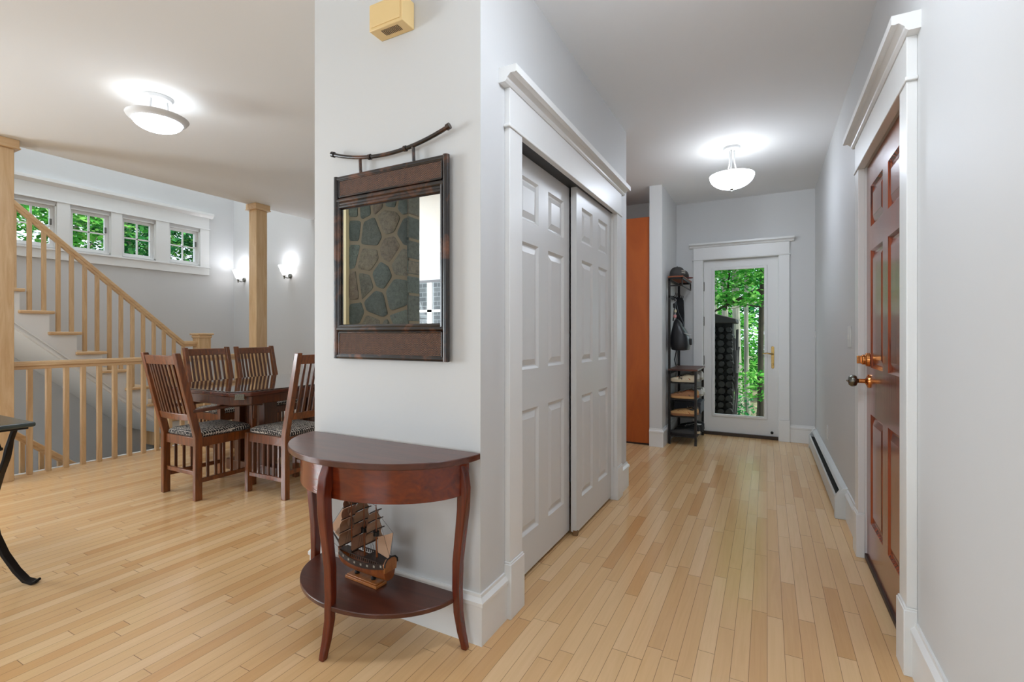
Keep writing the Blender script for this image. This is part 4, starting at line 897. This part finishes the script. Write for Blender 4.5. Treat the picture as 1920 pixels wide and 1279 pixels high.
# pale trunks behind the glass door
ti=0
for u,Y,r,mat,lab,lean in ((-1.02,11.,.075,'bark','pale slim tree trunk behind the left part of the door glass',.05),(-.72,10.,.07,'bark','pale tree trunk seen left of the middle of the door glass',.02),(-.52,10.4,.085,'bark','thickest pale tree trunk in the middle of the door glass',.0),(-.30,9.4,.045,'bark','thin pale trunk leaning right in the door glass',.06),(-.06,8.6,.05,'barkd','dark trunk at the right edge of the door glass',0.02)):
    t=thing('tree',lab,'tree',(u,Y,-.4),'trees outside the glass door'); trunk(t,u,Y,6,r,(lean,0),mat,3,ti)
    fol(t,[(u,Y,3.9,1.1,.8,1.4),(u+.2,Y+.2,2.6,.6,.5,.5)],1800,.085,50+ti,'leaf' if ti%2 else 'leafd'); ti+=1
t=thing('maple_tree','leafy tree with broad bright green sprays close to the top of the door glass','tree',(.9,8.3,-.4)); trunk(t,.9,8.3,4.5,.09,(-.2,0),'barkd',0,5)
MB().tube([(.85,8.3,1.9),(.3,8.0,1.95),(-.2,7.9,1.78),(-.75,7.9,1.5)],[.05,.035,.028,.012],8).tube([(-.55,7.95,1.55),(-.5,7.95,2.1),(-.45,7.9,2.6)],[.02,.016,.008],6).build('branch','barkd',t)
fol(t,[(-.35,7.9,2.25,.8,.45,.4),(-.45,7.9,1.72,.55,.35,.12),(.1,8.2,2.7,.8,.6,.35)],4200,.085,3)
def bush(lab,cs_,n,leaf,seed,mat,name='shrub'):
    c=cs_[0]; t=thing(name,lab,'shrub',(c[0],c[1],-.35),'undergrowth outside the glass door')
    MB().tube([(c[0],c[1],-.4),(c[0]+.05,c[1],c[2])],[.02,.006],6).build('stem','barkd',t); fol(t,cs_,n,leaf,seed,mat)
bush('low light green sapling in the lower right of the door glass',[(-.15,8.2,.45,.35,.4,.22)],420,.08,21,'leaf')
bush('low dark green shrub in the lower middle of the door glass',[(-.6,9.0,-.05,.5,.4,.25)],600,.07,22,'leafd')
bush('wide dark thicket filling the far background behind the tree trunks',[(-1.8,15.5,1.2,2.2,.8,2.4),(.3,15.5,1.2,2.0,.8,2.4),(-.8,16.3,3.8,4,1,2.2)],14000,.15,23,'leafd','thicket')
bush('bright green middle-distance bush behind the pale trunks',[(-1.2,12.6,1.5,1.1,.6,1.2),(-.1,12.8,.6,.8,.6,.8)],5200,.1,24,'leaf')
# dark stack outside
wp=thing('covered_woodpile','tall dark covered pile standing outdoors behind the left side of the door glass','woodpile',(-.62,7.7,-.35))
wx0,wx1,wy0,wy1,wt=-1.15,-.395,7.3,7.8,1.32
rn=random.Random(4); 
m=MB()
for i in range(17):
    for j in range(7): m.lathe([(.045*rn.uniform(.8,1.05),0),(.045,.5)],(wx0+.06+.105*j+rn.uniform(-.01,.01),7.3+rn.uniform(-.03,.02),-.28+.095*i),7,'y')
m.build('logs',plain('dark_wet_wood','0c0a0a',.7,var=.4),wp,smooth=0)
m=MB()
for i in range(22): m.tube([(wx1+rn.uniform(-.03,.02),7.28+.024*i,-.3+rn.uniform(0,1.0)),(wx1+rn.uniform(-.02,.04),7.28+.024*i,.4+rn.uniform(0,.85))],.014,5)
m.build('loose_sticks',plain('grey_sticks','3d3b3b',.8,var=.3),wp)
MB().prism([(wx0-.05,1.33),(wx1+.03,1.33),(wx1+.02,1.39),(wx1-.3,1.48),(wx0,1.5)],'xz',7.25,7.85).build('cover',plain('dark_cover','1c1917',.7,var=.3),wp,.01)
MB().box(wx0+.02,wx1-.03,7.4,7.75,-.29,1.34).build('dark_backing','dark',wp); MB().box(wx0,wx1,7.32,7.78,-.4,-.29).build('pallet','shipdark',wp)  # dark box added inside the pile to block light between the logs
# trees beyond the stairwell windows
k=0
for y,x,lab in ((3.9,-11.2,'leafy green tree outside the leftmost small stairwell window'),(5.1,-11.8,'leafy green tree outside the second small stairwell window'),(5.9,-12.6,'leafy tree with gaps of pale sky outside the third small stairwell window'),(6.9,-11.9,'leafy green tree outside the rightmost small stairwell window')):
    t=thing('tree',lab,'tree',(x,y,-.4),'trees outside the stairwell windows'); trunk(t,x,y,6,.1,(.1,.1),'bark',4,30+k,(2.,4.))
    fol(t,[(x,y,3.9,1.2,.95,1.2),(x+.5,y-.2,3.2,.6,.7,.5)],4200 if k!=2 else 2600,.12,70+k,'leaf' if k%2==0 else 'leafd'); k+=1
gw=thing('garden_wall','pale grey stone block wall outdoors, glimpsed through the window in the mirror reflection','wall',(-6,-6.5,-.4))
a=NT('pale_blocks'); bt=a.n('ShaderNodeTexBrick',iScale=2.2); bt.inputs[1].default_value=srgb('8a8a8a'); bt.inputs[2].default_value=srgb('707072'); bt.inputs[3].default_value=srgb('b0b0b0'); mp=a.n('ShaderNodeMapping'); mp.inputs['Rotation'].default_value=(PI/2,0,0); tcc=a.n('ShaderNodeTexCoord'); a.l(tcc.outputs['Object'],mp.inputs[0]); a.l(mp.outputs[0],bt.inputs[0]); a.l(bt.outputs[0],a.b.inputs[0]); a.b.inputs['Roughness'].default_value=.9; M['blocks']=a.m
MB().box(-12,-3,-6.8,-6.5,-.4,3.4).build('masonry','blocks',gw)
for o in bpy.data.objects:
    if '_o' in o: del o['_o']
